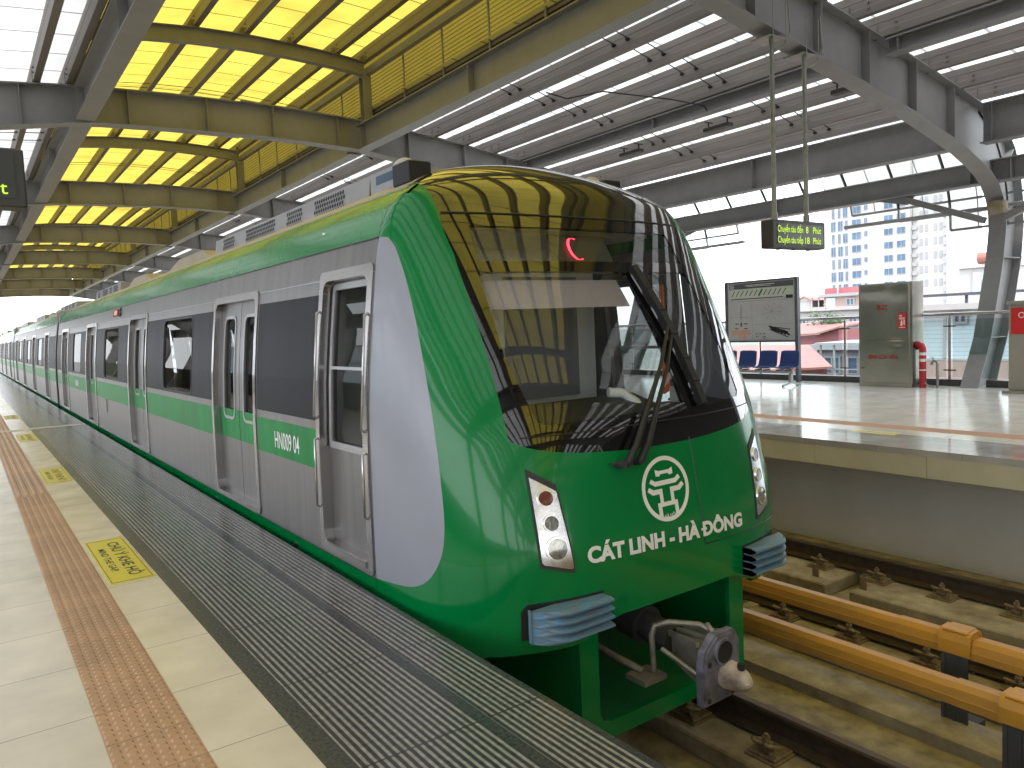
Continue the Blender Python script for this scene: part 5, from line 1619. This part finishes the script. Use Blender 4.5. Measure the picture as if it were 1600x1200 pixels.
display(8.90, 10.12, 6.28, 2.40, 2.78, "black display with yellow LED train times, hanging on two poles over the far track", [9.08, 9.82],
        [("Chuyến tàu đến", 8.995, 0.575, 2.615), ("8", 9.64, 0.055, 2.615), ("Phút", 9.81, 0.19, 2.615), ("Chuyến tàu tiếp", 8.995, 0.575, 2.47), ("18", 9.62, 0.10, 2.47), ("Phút", 9.81, 0.19, 2.47)])
display(-0.79, 0.455, 6.28, 2.47, 2.87, "dark hanging display cut off by the left edge, only a yellow letter t visible", [-0.6, 0.1],
        [("Phút", 0.115, 0.23, 2.555)])

# floodlights clamped under the right-hand beam
for (x, y, lab) in ((11.95, 9.6, "small lamp fitting with a white cable box under the beam, right of the train roof"), (11.95, 6.95, "small black lamp fitting clamped under the beam nearer the display poles"), (11.95, 11.9, "small black lamp fitting under the beam just above the train roof")):
    t = thing("lamp_fitting", lab, "lamp", (x, y, 5.22), "lamp fittings under the roof beam")
    for dy in (-0.22, 0.22):
        mb = MB()
        mb.bar((x, y + dy, 5.23), (x, y + dy, 5.12), 0.02, 0.02); mb.bar((x - 0.12, y + dy, 5.225), (x + 0.12, y + dy, 5.225), 0.02, 0.015)
        mb.build("clamp", M['black'], t)
    mb = MB().cbox(x - 0.08, x + 0.08, y - 0.30, y + 0.30, 5.05, 5.12, 0.01)
    mb.build("lamp_body", M['signbox'], t)
# white loudspeaker box on the column
t = thing("column_box", "small weathered white box fixed to the arched column at the top right", "junction box", (15.98, 6.4, 3.3), None)
mb = MB().cbox(15.86, 16.10, 6.25, 6.52, 3.20, 3.45, 0.015)
mb.build("box", M['plinth'], t)
MB().box(16.1001, 16.14, 6.33, 6.46, 3.26, 3.40).build("bracket", M['steel'], t)

# ------------------------------------------------------------------ far platform furniture
BX = 15.32
t = thing("balustrade", "steel and glass balustrade along the back of the far platform", "railing", (BX, 12, 0))
kb = MB()
for a, b in ((-6, 6.28), (6.62, 60)): kb.box(BX - 0.06, BX + 0.20, a, b, 0.0, 0.125)
kb.build("kerb", M['support'], t)
hr = MB().tube([(BX, -6, 1.37), (BX, 30, 1.37)], 0.032, 12)
hr.build("handrail", M['polish'], t)
gl = MB()
ys = [6.95 + 2.13 * k for k in range(-5, 11)]
for y in ys:
    b = MB()
    b.tube([(BX, y, 0.125), (BX, y, 1.30)], 0.024, 10)
    b.tube([(BX, y, 1.30), (BX, y, 1.34)], 0.012, 8)
    bo = b.build("baluster", M['galv'], t)
    c = MB()
    for z in (0.30, 1.14):
        c.tube([(BX - 0.02, y - 0.12, z), (BX - 0.02, y + 0.10, z)], 0.014, 6)
    sub(c, "glass_clamp", M['darkmetal'], bo)
for a, b in zip(ys, ys[1:]):
    g = MB().box(BX - 0.006, BX + 0.006, a + 0.06, b - 0.06, 0.16, 1.27)
    g.build("glass_panel", M['clear'], t)

# map board
MX = 14.90
t = thing("map_board", "large framed station map board on posts behind the blue seats", "information board", (MX, 10.87, 0))
ya, yb, za, zb = 9.97, 11.77, 0.92, 2.28
fr = MB()
for y in (ya - 0.075, yb + 0.005): fr.box(MX - 0.05, MX + 0.05, y, y + 0.07, 0.0, zb + 0.03)
fr.box(MX - 0.049, MX + 0.049, ya - 0.0049, yb + 0.0049, zb - 0.01, zb + 0.03); fr.box(MX - 0.049, MX + 0.049, ya - 0.0049, yb + 0.0049, za - 0.03, za + 0.01)
fr.build("frame", M['boardframe'], t)
MB().box(MX - 0.03, MX + 0.03, ya - 0.004, yb + 0.004, za + 0.0101, zb - 0.0101).build("map_sheet", M['panel_bg'], t)
def BF(u, v): return (MX - 0.0325, yb - u, za + v)       # u to the right as seen from the tracks
def brect(mb, u0, u1, v0, v1, k=0): 
    f = lambda u, v: (MX - 0.0325 - 0.0006 * k, yb - u, za + v)
    mb.add([f(u0, v0), f(u1, v0), f(u1, v1), f(u0, v1)], [(0, 1, 2, 3)])
W_, H_ = yb - ya, zb - za
mb = MB(); brect(mb, 0.05, W_ - 0.03, H_ - 0.15, H_ - 0.03); mb.build("title_band", M['boardframe'], t)
mb = MB(); brect(mb, 0.06, W_ - 0.04, H_ - 0.36, H_ - 0.155); mb.build("line_strip", M['panel_pale'], t)
mb = MB()
def bline(mb, p, q, wd, k=1):
    (u0, v0), (u1, v1) = p, q
    l = math.hypot(u1 - u0, v1 - v0); nx, ny = -(v1 - v0) / l * wd / 2, (u1 - u0) / l * wd / 2
    f = lambda u, v: (MX - 0.0325 - 0.0006 * k, yb - u, za + v)
    mb.add([f(u0 + nx, v0 + ny), f(u1 + nx, v1 + ny), f(u1 - nx, v1 - ny), f(u0 - nx, v0 - ny)], [(0, 1, 2, 3)])
for k in range(12):
    if k == 6: continue
    u = 0.12 + k * 0.125
    bline(mb, (u, H_ - 0.32), (u + 0.09, H_ - 0.19), 0.018)
bline(mb, (0.09, H_ - 0.385), (W_ - 0.3, H_ - 0.385), 0.016)
brect(mb, W_ - 0.22, W_ - 0.05, H_ - 0.42, H_ - 0.345, 1)
mb.build("station_names", M['ink'], t)
mb = MB(); bline(mb, (0.12 + 6 * 0.125, H_ - 0.33), (0.12 + 6 * 0.125 + 0.10, H_ - 0.18), 0.045, 2); mb.build("current_station", M['mapgreen'], t)
mb = MB(); brect(mb, 0.07, 0.19, H_ - 0.17, H_ - 0.04, 2); mb.build("operator_mark", M['bgrey'], t)
mb = MB()
bline(mb, (0.5, H_ - 0.075), (1.3, H_ - 0.075), 0.012, 2); bline(mb, (0.55, H_ - 0.105), (1.2, H_ - 0.105), 0.007, 2)
mb.build("title_line", M['white_paint'], t)
mb = MB()
random.seed(3)
for p, q in (((0.68, 0.05), (0.68, 0.92)), ((0.68, 0.38), (W_ - 0.05, 0.38)), ((0.07, 0.55), (0.68, 0.55)), ((0.07, 0.92), (W_ - 0.05, 0.92))): bline(mb, p, q, 0.006)
cur = [(1.2, 0.66)]
for k in range(9):
    a = k * 0.7; bline(mb, (1.2, 0.66), (1.2 + 0.28 * math.cos(a) + 0.06 * random.random(), 0.66 + 0.2 * math.sin(a)), 0.006)
for k in range(7):
    u, v = 0.95 + random.random() * 0.5, 0.48 + random.random() * 0.38; bline(mb, (u, v), (u + 0.18 * random.random() + 0.02, v - 0.12 * random.random()), 0.005)
for k in range(4): bline(mb, (0.38 - 0.03 * (k % 2), 0.4 + 0.05 * k), (0.38, 0.85), 0.005)
mb.build("map_lines", M['mapgrey'], t)
mb = MB()
for k in range(5):
    bline(mb, (1.16 + k * 0.09, 0.31 - k * 0.022), (1.3 + k * 0.09, 0.20 - k * 0.02), 0.045); bline(mb, (1.12 + k * 0.1, 0.33 - k * 0.03), (1.22 + k * 0.1, 0.31 - k * 0.03), 0.03)
bline(mb, (1.14, 0.32), (1.68, 0.25), 0.02); bline(mb, (1.14, 0.26), (1.62, 0.08), 0.02)
bline(mb, (0.37, 0.34), (0.37, 0.43), 0.035)
for u, v in ((0.25, 0.40), (0.49, 0.40), (0.24, 0.29), (0.50, 0.29)): bline(mb, (u - 0.05, v), (u + 0.05, v), 0.018)
for u, v in ((0.8, 0.16), (0.9, 0.16), (1.0, 0.16), (0.8, 0.10), (1.0, 0.10), (1.0, 0.06)): bline(mb, (u - 0.03, v), (u + 0.03, v), 0.016)
mb.build("station_drawing", M['ink'], t)
mb = MB(); brect(mb, 0.09, 0.62, 0.14, 0.25, 1); brect(mb, 0.3, 0.5, 0.06, 0.139, 1); mb.build("map_block", M['mappink'], t)

# blue seats
SX = 13.95
t = thing("waiting_bench", "row of four blue plastic seats on a steel beam, in front of the map board", "bench", (SX, 10.4, 0))
for k in range(4):
    yc = 9.66 + k * 0.53
    mb = MB()
    hwid = 0.235
    prof = [(-0.22, 0.405), (-0.20, 0.395), (-0.05, 0.365), (0.12, 0.355), (0.19, 0.375), (0.225, 0.45), (0.25, 0.58), (0.275, 0.72), (0.285, 0.735)]
    def shell(u, v, d=0.0):
        kk = v * (len(prof) - 1); i = min(int(kk), len(prof) - 2); f = kk - i
        x = prof[i][0] + (prof[i + 1][0] - prof[i][0]) * f; z = prof[i][1] + (prof[i + 1][1] - prof[i][1]) * f
        wdt = hwid * (1 - 0.10 * max(0, v - 0.55) / 0.45)
        w2 = (u - 0.5) * 2
        dish = 0.035 * w2 * w2 * (1 if v < 0.6 else 0.5)
        cor = 0.03 * max(0, abs(w2) - 0.8) / 0.2 * max(0, v - 0.9) / 0.1
        return (SX - x * -1 - (0.6 * dish if v > 0.5 else 0) + d, yc + w2 * wdt, z + (dish if v <= 0.55 else 0) - cor - d * 0.6)
    mb.grid(lambda u, v: shell(u, v), 10, 18); mb.grid(lambda u, v: shell(u, v, 0.014), 10, 18, flip=True)
    n = 24
    for u in (0, 1): mb.grid(lambda a, b: shell(u, b, 0.014 * a), 1, 18)
    for v in (0, 1): mb.grid(lambda a, b: shell(b, v, 0.014 * a), 1, 10)
    s_ = mb.build("seat", M['bluechair'], t)
    br = MB()
    for dy in (-0.10, 0.10): br.bar((SX - 0.08, yc + dy, 0.335), (SX + 0.14, yc + dy, 0.335), 0.035, 0.025)
    sub(br, "seat_bracket", M['darkmetal'], s_)
MB().box(SX - 0.0, SX + 0.07, 9.42, 11.5, 0.265, 0.322).build("beam", M['alu'], t)
for y in (9.50, 11.42):
    l = MB()
    l.hexa([(SX - 0.02, y - 0.03, 0.08), (SX + 0.09, y - 0.03, 0.08), (SX + 0.09, y + 0.03, 0.08), (SX - 0.02, y + 0.03, 0.08), (SX + 0.005, y - 0.03, 0.264), (SX + 0.065, y - 0.03, 0.264), (SX + 0.065, y + 0.03, 0.264), (SX + 0.005, y + 0.03, 0.264)])
    l.bar((SX + 0.035, y, 0.085), (SX - 0.24, y, 0.03), 0.05, 0.035); l.bar((SX + 0.035, y, 0.085), (SX + 0.31, y, 0.03), 0.05, 0.035)
    for dx in (-0.24, 0.31): l.tube([(SX + dx, y, 0.0), (SX + dx, y, 0.03)], 0.028, 10)
    l.build("leg", M['alu'], t)

# stainless fire cabinet
KX, ky0, ky1 = 14.62, 7.30, 8.36
t = thing("fire_cabinet", "tall stainless steel fire cabinet with red lettering on the far platform", "fire cabinet", (KX, 7.83, 0))
MB().box(KX, KX + 0.42, ky0, ky1, 0.0, 2.02).build("body", M['stainless'], t)
def dent(y, z):
    return 0.012 * math.exp(-((y - 8.05) ** 2 / 0.06 + (z - 1.86) ** 2 / 0.012)) + 0.010 * math.exp(-((y - 7.55) ** 2 / 0.03 + (z - 1.80) ** 2 / 0.02)) + 0.010 * math.exp(-((y - 7.6) ** 2 / 0.02 + (z - 0.86) ** 2 / 0.004)) + 0.006 * math.sin(y * 9 + z * 3) * 0.5
for a, b in ((0.93, 1.985), (0.09, 0.918)):
    d = MB()
    y0_, y1_ = ky0 + 0.06, ky1 - 0.03
    d.grid(lambda u, v: (KX - 0.022 + dent(y1_ + (y0_ - y1_) * u, a + (b - a) * v), y1_ + (y0_ - y1_) * u, a + (b - a) * v), 40, 40)
    d.add([(KX - 0.022, y1_, a), (KX - 0.022, y0_, a), (KX - 0.022, y0_, b), (KX - 0.022, y1_, b), (KX - 0.0005, y1_, a), (KX - 0.0005, y0_, a), (KX - 0.0005, y0_, b), (KX - 0.0005, y1_, b)], [(0, 1, 5, 4), (1, 2, 6, 5), (2, 3, 7, 6), (3, 0, 4, 7)])
    dr = d.build("door", M['stainless'], t)
    tx = MB()
    if a > 0.5:
        text(tx, "PCCC", lambda u, v: (KX - 0.034, 7.87 - u, 1.505 + v), 0.22, 0.095, 0.01)
        sub(tx, "lettering", M['red'], dr); tx = MB()
        text(tx, "114", lambda u, v: (KX - 0.034, 7.87 - u, 1.43 + v), 0.05, 0.03, 0.0)
    else:
        text(tx, "BÌNH CỨU HỎA", lambda u, v: (KX - 0.034, 7.86 - u, 0.55 + v), 0.58, 0.075, 0.01)
    sub(tx, "lettering", M['red'], dr)
    if a < 0.5:
        sub(MB().box(KX - 0.033, KX - 0.023, ky1 - 0.12, ky1 - 0.05, 0.36, 0.375), "latch", M['darkmetal'], dr)
MB().box(KX - 0.02, KX - 0.0005, ky0 + 0.0, ky1 - 0.0, 0.0, 0.075).build("plinth_strip", M['stainless'], t)
sg = MB().box(KX - 0.036, KX - 0.033, 7.40, 7.56, 1.13, 1.43).build("safety_sign", M['redsign'], t)
mb = MB()
f = lambda u, v: (KX - 0.0375, 7.48 - u, 1.28 + v)
for q in ([(-0.03, -0.09), (0.0, -0.10), (0.015, -0.05), (0.005, 0.0), (-0.012, 0.02), (-0.025, -0.02)], [(0.03, -0.08), (0.055, -0.08), (0.055, 0.01), (0.04, 0.03), (0.03, 0.01)], [(-0.05, 0.085), (0.0, 0.085), (0.0, 0.11), (-0.05, 0.11)]):
    mb.add([f(u, v) for u, v in q], [tuple(range(len(q)))])
for v, wd in ((0.055, 0.12), (-0.125, 0.12), (0.035, 0.10)):
    mb.add([f(-wd / 2, v - 0.006), f(wd / 2, v - 0.006), f(wd / 2, v + 0.006), f(-wd / 2, v + 0.006)], [(0, 1, 2, 3)])
sub(mb, "pictogram", M['white_paint'], sg)

# red fire pipe beside the cabinet
t = thing("fire_pipe", "bent red water pipe standing beside the steel cabinet", "pipe", (14.78, 7.2, 0))
px, py = 14.74, 7.17
mb = MB().tube([(px + 0.05, 7.29, 0.80), (px, 7.25, 0.82), (px, 7.19, 0.80), (px, py, 0.74), (px, py, 0.0)], 0.062, 14)
pp = mb.build("pipe", M['red'], t)
for z in (0.33, 0.5, 0.62): sub(MB().tube([(px, py, z - 0.004), (px, py, z + (0.02 if z < 0.4 else 0.05))], 0.0632, 14), "white_mark", M['white_paint'], pp)
mb = MB().tube([(px + 0.05, 7.285, 0.80), (px + 0.052, 7.297, 0.80)], 0.085, 14)
mb.build("flange", M['black'], t)
MB().tube([(px + 0.1, 7.22, 0.0), (px + 0.1, 7.22, 0.75)], 0.03, 10).build("grey_conduit", M['galv'], t)
mb = MB().tube([(px - 0.05, py - 0.06, 0.10), (px - 0.06, py - 0.14, 0.04), (px - 0.05, py - 0.22, 0.035), (px, py - 0.2, 0.02)], 0.014, 8)
mb.build("drain_valve", M['galv'], t)
# water tap
t = thing("water_tap", "short grey standpipe with a tap at the foot of the glass railing", "tap", (14.8, 6.93, 0))
MB().tube([(14.8, 6.93, 0.0), (14.8, 6.93, 0.46), (14.8, 6.95, 0.50), (14.8, 7.0, 0.51), (14.8, 7.03, 0.47), (14.8, 7.03, 0.43)], 0.024, 10).build("standpipe", M['galv'], t)
MB().bar((14.8, 6.99, 0.56), (14.8, 7.06, 0.575), 0.02, 0.015).build("tap_handle", M['alu'], t)
MB().tube([(14.8, 7.01, 0.51), (14.8, 7.01, 0.565)], 0.012, 8).build("tap_stem", M['alu'], t)

# beige post with red emergency sign at the right edge
t = thing("emergency_post", "beige metal post with a red call sign at the right edge", "emergency post", (14.45, 5.3, 0))
MB().cbox(14.35, 14.75, 4.95, 5.56, 0.05, 1.50, 0.01).build("body", M['beigepost'], t)
MB().box(14.30, 14.80, 4.90, 5.64, 0.0, 0.0495).build("foot", M['beigepost'], t)
MB().cbox(14.32, 14.78, 4.92, 5.59, 1.501, 1.56, 0.01).build("cap", M['beigepost'], t)
sg = MB().box(14.34, 14.3495, 5.0, 5.52, 1.0, 1.44).build("red_sign", M['redsign'], t)
mb = MB()
mb.prism(circ(5.36, 1.32, 0.05, 20), lambda u, v, w_: (w_, u, v), 14.336, 14.3395)
sub(mb, "call_symbol", M['white_paint'], sg)
mb = MB().prism(circ(5.36, 1.32, 0.035, 20), lambda u, v, w_: (w_, u, v), 14.334, 14.3359)
sub(mb, "call_button", M['redsign'], sg)

# ------------------------------------------------------------------ town behind the station
def window_at(bld, X, y0, y1, z0, z1, mt='bwin', depth=0.25):
    f = MB().box(X - 0.12, X + depth, y0, y1, z0, z1).build("window", M[mt], bld)
    mb = MB()
    fw = 0.08
    for a, b, c, d in ((y0 - fw, y1 + fw, z0 - fw, z0 - 0.001), (y0 - fw, y1 + fw, z1 + 0.001, z1 + fw), (y0 - fw, y0 - 0.001, z0, z1), (y1 + 0.001, y1 + fw, z0, z1)):
        mb.box(X - 0.16, X + 0.01, a, b, c, d)
    mb.box(X - 0.16, X - 0.1201, (y0 + y1) / 2 - 0.04, (y0 + y1) / 2 + 0.04, z0, z1)
    sub(mb, "frame", M['bgrey'], f)

T = 190.0
tw = thing("apartment_tower", "tall white apartment tower with rows of blue windows behind the platform", "tower", (T, 105, -12))
MB().box(T, T + 22, 95.4, 118.0, -12, 75).build("wall", M['bwall'], tw)
MB().box(T + 1.2, T + 20, 87.5, 95.3, -12, 70).build("wall", M['bwall'], tw)
fl = 3.30
rows_z = [6.6 + fl * k for k in range(0, 8)]
for k, z in enumerate(rows_z):
    cols = [(114.9, 116.1), (112.9, 114.1), (111.5, 112.1)] if k % 2 else [(115.2, 115.8), (113.5, 114.1), (111.5, 112.7)]
    for a, b in cols: window_at(tw, T, a, b, z - 0.4, z + 2.0)
    window_at(tw, T, 107.9, 110.2, z + 0.2, z + 1.9); window_at(tw, T, 106.2, 106.9, z + 0.8, z + 1.9)
    window_at(tw, T, 99.6, 101.7, z + 0.3, z + 1.8); window_at(tw, T, 96.5, 98.5, z + 0.3, z + 1.8)
    for a in (93.2, 92.0, 89.9, 88.7): window_at(tw, T + 1.2, a - 0.25, a + 0.25, z + 0.2, z + 1.7, 'bgrey')
for s_i, ya_ in enumerate((94.2, 87.0)):
    for k in range(10):
        z = 3.0 + 2.2 * k
        mb = MB().box(T - 0.6 + 1.2, T + 1.15, ya_ - 0.1, ya_ + 1.0, z, z + 0.12); mb.box(T + 0.6, T + 0.66, ya_ - 0.1, ya_ + 1.0, z + 0.1201, z + 1.0)
        mb.build("balcony", M['bgrey'], tw)

def box_house(name, lab, X, dx, y0, y1, z0, z1, wm, cat="house", wins=(), roof=None, roofm='redroof', group=None):
    h = thing(name, lab, cat, (X, (y0 + y1) / 2, z0), group)
    MB().box(X, X + dx, y0, y1, z0, z1).build("wall", M[wm], h)
    for w_ in wins: window_at(h, X, *w_)
    if roof == 'flat':
        MB().box(X - 0.3, X + dx + 0.3, y0 - 0.3, y1 + 0.3, z1 + 0.001, z1 + 0.25).build("roof", M[roofm], h)
    elif roof:
        # gable with ridge along X or Y
        axis, rise, ov = roof
        mb = MB(); th = 0.12
        if axis == 'y':      # ridge along Y, slopes facing +-X
            xm = X + dx / 2
            for xa, xb in ((X - ov, xm), (X + dx + ov, xm)):
                za = z1 - ov * rise / (dx / 2)
                mb.hexa([(xa, y0 - ov, za), (xb, y0 - ov, z1 + rise), (xb, y1 + ov, z1 + rise), (xa, y1 + ov, za), (xa, y0 - ov, za + th), (xb, y0 - ov, z1 + rise + th), (xb, y1 + ov, z1 + rise + th), (xa, y1 + ov, za + th)])
            gb = MB()
            for yy in (y0, y1): gb.prism([(X, z1), (X + dx, z1), (xm, z1 + rise - 0.02)], lambda u, v, w_: (u, w_, v), yy - 0.05, yy + 0.05)
        else:
            ym = (y0 + y1) / 2
            for ya_, yb_ in ((y0 - ov, ym), (y1 + ov, ym)):
                za = z1 - ov * rise / ((y1 - y0) / 2)
                mb.hexa([(X - ov, ya_, za), (X + dx + ov, ya_, za), (X + dx + ov, yb_, z1 + rise), (X - ov, yb_, z1 + rise), (X - ov, ya_, za + th), (X + dx + ov, ya_, za + th), (X + dx + ov, yb_, z1 + rise + th), (X - ov, yb_, z1 + rise + th)])
            gb = MB()
            for xx in (X, X + dx): gb.prism([(y0, z1), (y1, z1), (ym, z1 + rise - 0.02)], lambda u, v, w_: (w_, u, v), xx - 0.05, xx + 0.05)
        mb.build("roof", M[roofm], h); gb.build("gable", M[wm], h)
    return h

# rooftop houses in the middle distance
h = box_house("rooftop_house", "pale brick house with a blue door and small window, under the pink rooftop boxes", 60, 8, 34.0, 37.4, -12, 2.78, 'brickpale', wins=((34.7, 35.25, 2.05, 2.5),), roof='flat', roofm='bgrey')
MB().box(59.9, 59.999, 36.35, 37.15, 1.0, 2.7).build("door", M['bblue'], h)
h = box_house("roof_terrace", "white house with an open roof terrace on thin posts, left of the brick house", 60.5, 7, 37.6, 38.9, -12, 2.0, 'brickpale')
mb = MB()
for y in (37.65, 38.2, 38.85): mb.box(60.4, 60.499, y - 0.04, y + 0.04, 1.2, 2.80)
mb.box(60.2, 66, 37.5, 39.0, 2.801, 2.9)
mb.build("terrace_canopy", M['greyroof'], h)
box_house("gabled_house", "small white house with a pink gable roof beside the map board post", 61, 5, 39.2, 40.7, -12, 2.55, 'bwall', roof=('x', 0.38, 0.15))
h = box_house("rooftop_boxes", "pair of pink red rooftop boxes with a white joint, highest beside the tower", 66, 3, 38.4, 41.1, -12, 3.72, 'redwall')
MB().box(65.9, 65.999, 39.65, 39.8, 3.0, 3.72).build("joint_strip", M['bwall'], h)
box_house("white_block", "plain white flat roofed block above the railing", 50, 7, 28.2, 33.6, -12, 1.62, 'bwall', wins=((28.7, 29.2, 0.6, 1.1), (32.6, 33.1, 0.55, 1.05)), roof='flat', roofm='bwall')
h = thing("red_roof_house", "dark red walled house with a rising pale red roof, just under the handrail", "house", (40, 25.5, -12))
MB().prism([(26.65, -12), (24.2, -12), (24.2, 0.52), (25.38, 0.2), (26.65, 0.17)], lambda u, v, w_: (w_, u, v), 40.2, 47).build("wall", M['redwall'], h)
mb = MB()
mb.hexa([(39.8, 23.9, 0.60), (39.8, 25.38, 0.23), (47, 26.2, 0.74), (47, 25.4, 0.80), (39.8, 23.9, 0.70), (39.8, 25.38, 0.33), (47, 26.2, 0.84), (47, 25.4, 0.90)])
mb.hexa([(39.8, 25.381, 0.23), (39.8, 27.2, 0.19), (47, 32, 0.70), (47, 26.201, 0.74), (39.8, 25.381, 0.33), (39.8, 27.2, 0.29), (47, 32, 0.80), (47, 26.201, 0.84)])
mb.build("roof", M['redroof'], h)
h = thing("red_roof_house", "low house with a wide pale red roof, below the blue seats", "house", (27, 19, -12))
mb = MB().hexa([(25, 15.3, -0.50), (25, 19.6, -0.78), (32, 26.0, -0.06), (32, 20.75, -0.04), (25, 15.3, -0.42), (25, 19.6, -0.70), (32, 26.0, 0.02), (32, 20.75, 0.04)])
mb.build("roof", M['redroof'], h)
MB().hexa([(25.3, 15.7, -12), (25.3, 19.4, -12), (31.5, 25.4, -12), (31.5, 20.8, -12), (25.3, 15.7, -0.53), (25.3, 19.4, -0.77), (31.5, 25.4, -0.12), (31.5, 20.8, -0.10)]).build("wall", M['redwall'], h)
h = thing("shed", "pale blue flat shed roof on thin posts left of the steel cabinet", "shed", (30, 17.5, -12))
MB().box(30, 33, 15.5, 19.2, 0.10, 0.20).build("roof", M['greyroof'], h)
for y in (17.2, 18.35, 18.98): MB().box(30.1, 30.16, y - 0.035, y + 0.035, -12, 0.0999).build("post", M['greyroof'], h)
MB().box(30.1, 30.15, 15.6, 19.1, -0.95, -0.90).build("rail", M['greyroof'], h)
box_house("shop_house", "cluttered grey shop house seen through the shed posts", 34, 6, 18.0, 21.6, -12, -0.3, 'bgrey', wins=((19.0, 19.9, -1.4, -0.7), (20.4, 21.1, -1.4, -0.7)), roof='flat', roofm='greyroof')
box_house("teal_shed", "pale teal walled shed glimpsed under the map board at the train's edge", 35, 6, 25.6, 29.5, -12, -0.75, 'teal', roof='flat', roofm='greyroof')
# pale blue building right of the cabinet
h = box_house("clad_building", "pale blue building with horizontal cladding right of the steel cabinet", 30, 9, 10.2, 15.4, -12, 1.40, 'bblue', cat="building", wins=((13.0, 13.35, 0.95, 1.15),))
mb = MB().box(29.4, 39.5, 9.8, 15.8, 1.401, 1.62); mb.build("roof_edge", M['bwall'], h)
mb = MB().box(29.55, 30.0, 9.9, 15.7, 1.9, 2.0); 
for y in (11.0, 12.9, 14.6): mb.box(29.7, 29.78, y - 0.04, y + 0.04, 1.6201, 1.8999)
mb.build("roof_rail", M['boardframe'], h)
mb = MB()
for y in (12.55, 13.75): mb.box(29.93, 29.998, y - 0.05, y + 0.05, -0.45, 1.1)
mb.box(29.93, 29.998, 10.3, 15.3, -0.50, -0.42)
mb.build("cladding_strip", M['bwall'], h)
MB().box(29.9, 29.999, 10.3, 15.3, -1.15, -0.52).build("brick_band", M['brickpale'], h)
window_at(h, 30, 12.5, 14.0, -1.75, -1.3); window_at(h, 30, 12.05, 12.3, -0.3, 0.6)
# white house with a brown water tank
h = box_house("white_house", "white house with a shuttered window and a brown water tank on its roof", 90, 12, 34.5, 39.8, -12, 5.6, 'bwall', roof='flat', roofm='bwall')
window_at(h, 90, 36.6, 38.4, 3.0, 5.2, 'greyroof')
mb = MB().tube([(92, 35.0, 6.7), (92, 38.6, 6.7)], 0.65, 18)
for y in (35.6, 37.8): mb.box(91.5, 92.5, y - 0.1, y + 0.1, 5.8501, 6.1)
mb.build("water_tank", M['tank'], h)
box_house("far_block", "hazy white apartment block low on the horizon, left of the arched column", 230, 15, 88, 104, -12, 14.5, 'bwall', cat="building", wins=tuple((89.5 + 3.2 * i, 90.6 + 3.2 * i, 1.0 + 3.2 * j, 2.4 + 3.2 * j) for i in range(4) for j in range(4)))
box_house("teal_building", "teal topped building glimpsed beyond the red sign at the right edge", 34, 8, 9.0, 12.9 - 1.2, -12, 2.4, 'bblue', cat="building", roof='flat', roofm='bwin')

for (x, y0_, y1_, zt, lab) in ((-55, 30, 62, 9, 'pale apartment house on the near side, mirrored in the train windows'), (-48, 70, 120, 7, 'long pale house on the near side, mirrored in the far train windows'), (-62, 125, 240, 12, 'tall pale block on the near side towards the end of the line')):
    box_house('apartment_house', lab, x - 14, 14, y0_, y1_, -12, zt, 'bblue', cat='building', roof='flat', roofm='greyroof')

def tree(x, y, z0, h, r, lab, n=900):
    t = thing("tree", lab, "tree", (x, y, z0), "trees among the town roofs")
    mb = MB().tube([(x, y, z0), (x + 0.1, y, z0 + h * 0.35), (x - 0.05, y + 0.1, z0 + h * 0.7)], [0.22, 0.16, 0.07], 8)
    for k in range(6):
        a = k * 1.05; mb.tube([(x, y, z0 + h * (0.4 + 0.04 * k)), (x + math.cos(a) * r * 0.7, y + math.sin(a) * r * 0.7, z0 + h * (0.62 + 0.04 * k))], [0.07, 0.025], 6)
    mb.build("trunk", M['bark'], t)
    lf = MB()
    cl = [(x + random.uniform(-r, r) * 0.7, y + random.uniform(-r, r) * 0.7, z0 + h * random.uniform(0.55, 0.95)) for _ in range(14)]
    for k in range(n):
        c = random.choice(cl); rr = r * 0.42
        p = Vector((random.gauss(c[0], rr * 0.55), random.gauss(c[1], rr * 0.55), random.gauss(c[2], rr * 0.45)))
        a = Vector((random.uniform(-1, 1), random.uniform(-1, 1), random.uniform(-1, 1))).normalized() * 0.07
        b = a.cross(Vector((random.uniform(-1, 1), random.uniform(-1, 1), 1))).normalized() * 0.045
        lf.add([p - a, p + b, p + a, p - b], [(0, 1, 2, 3)])
    lf.build("crown", M['leaf'], t)
tree(46, 28.6, -3.2, 4.7, 1.0, "small round tree on the white rooftops, above the railing", 2200)
# unseen dark block, added to keep bright sky out of the nose reflections
t = thing("reflection_blocker", "unseen dark grey block added to darken the reflections in the train nose", "reflection blocker", (14, -14, 0))
MB().box(12.6, 15.1, -30, 1.2, 0.0, 4.3).build("wall", M['blocker_grey'], t)
MB().box(12.5, 15.2, -30.1, 1.3, 4.301, 4.4).build("roof", M['steel'], t)
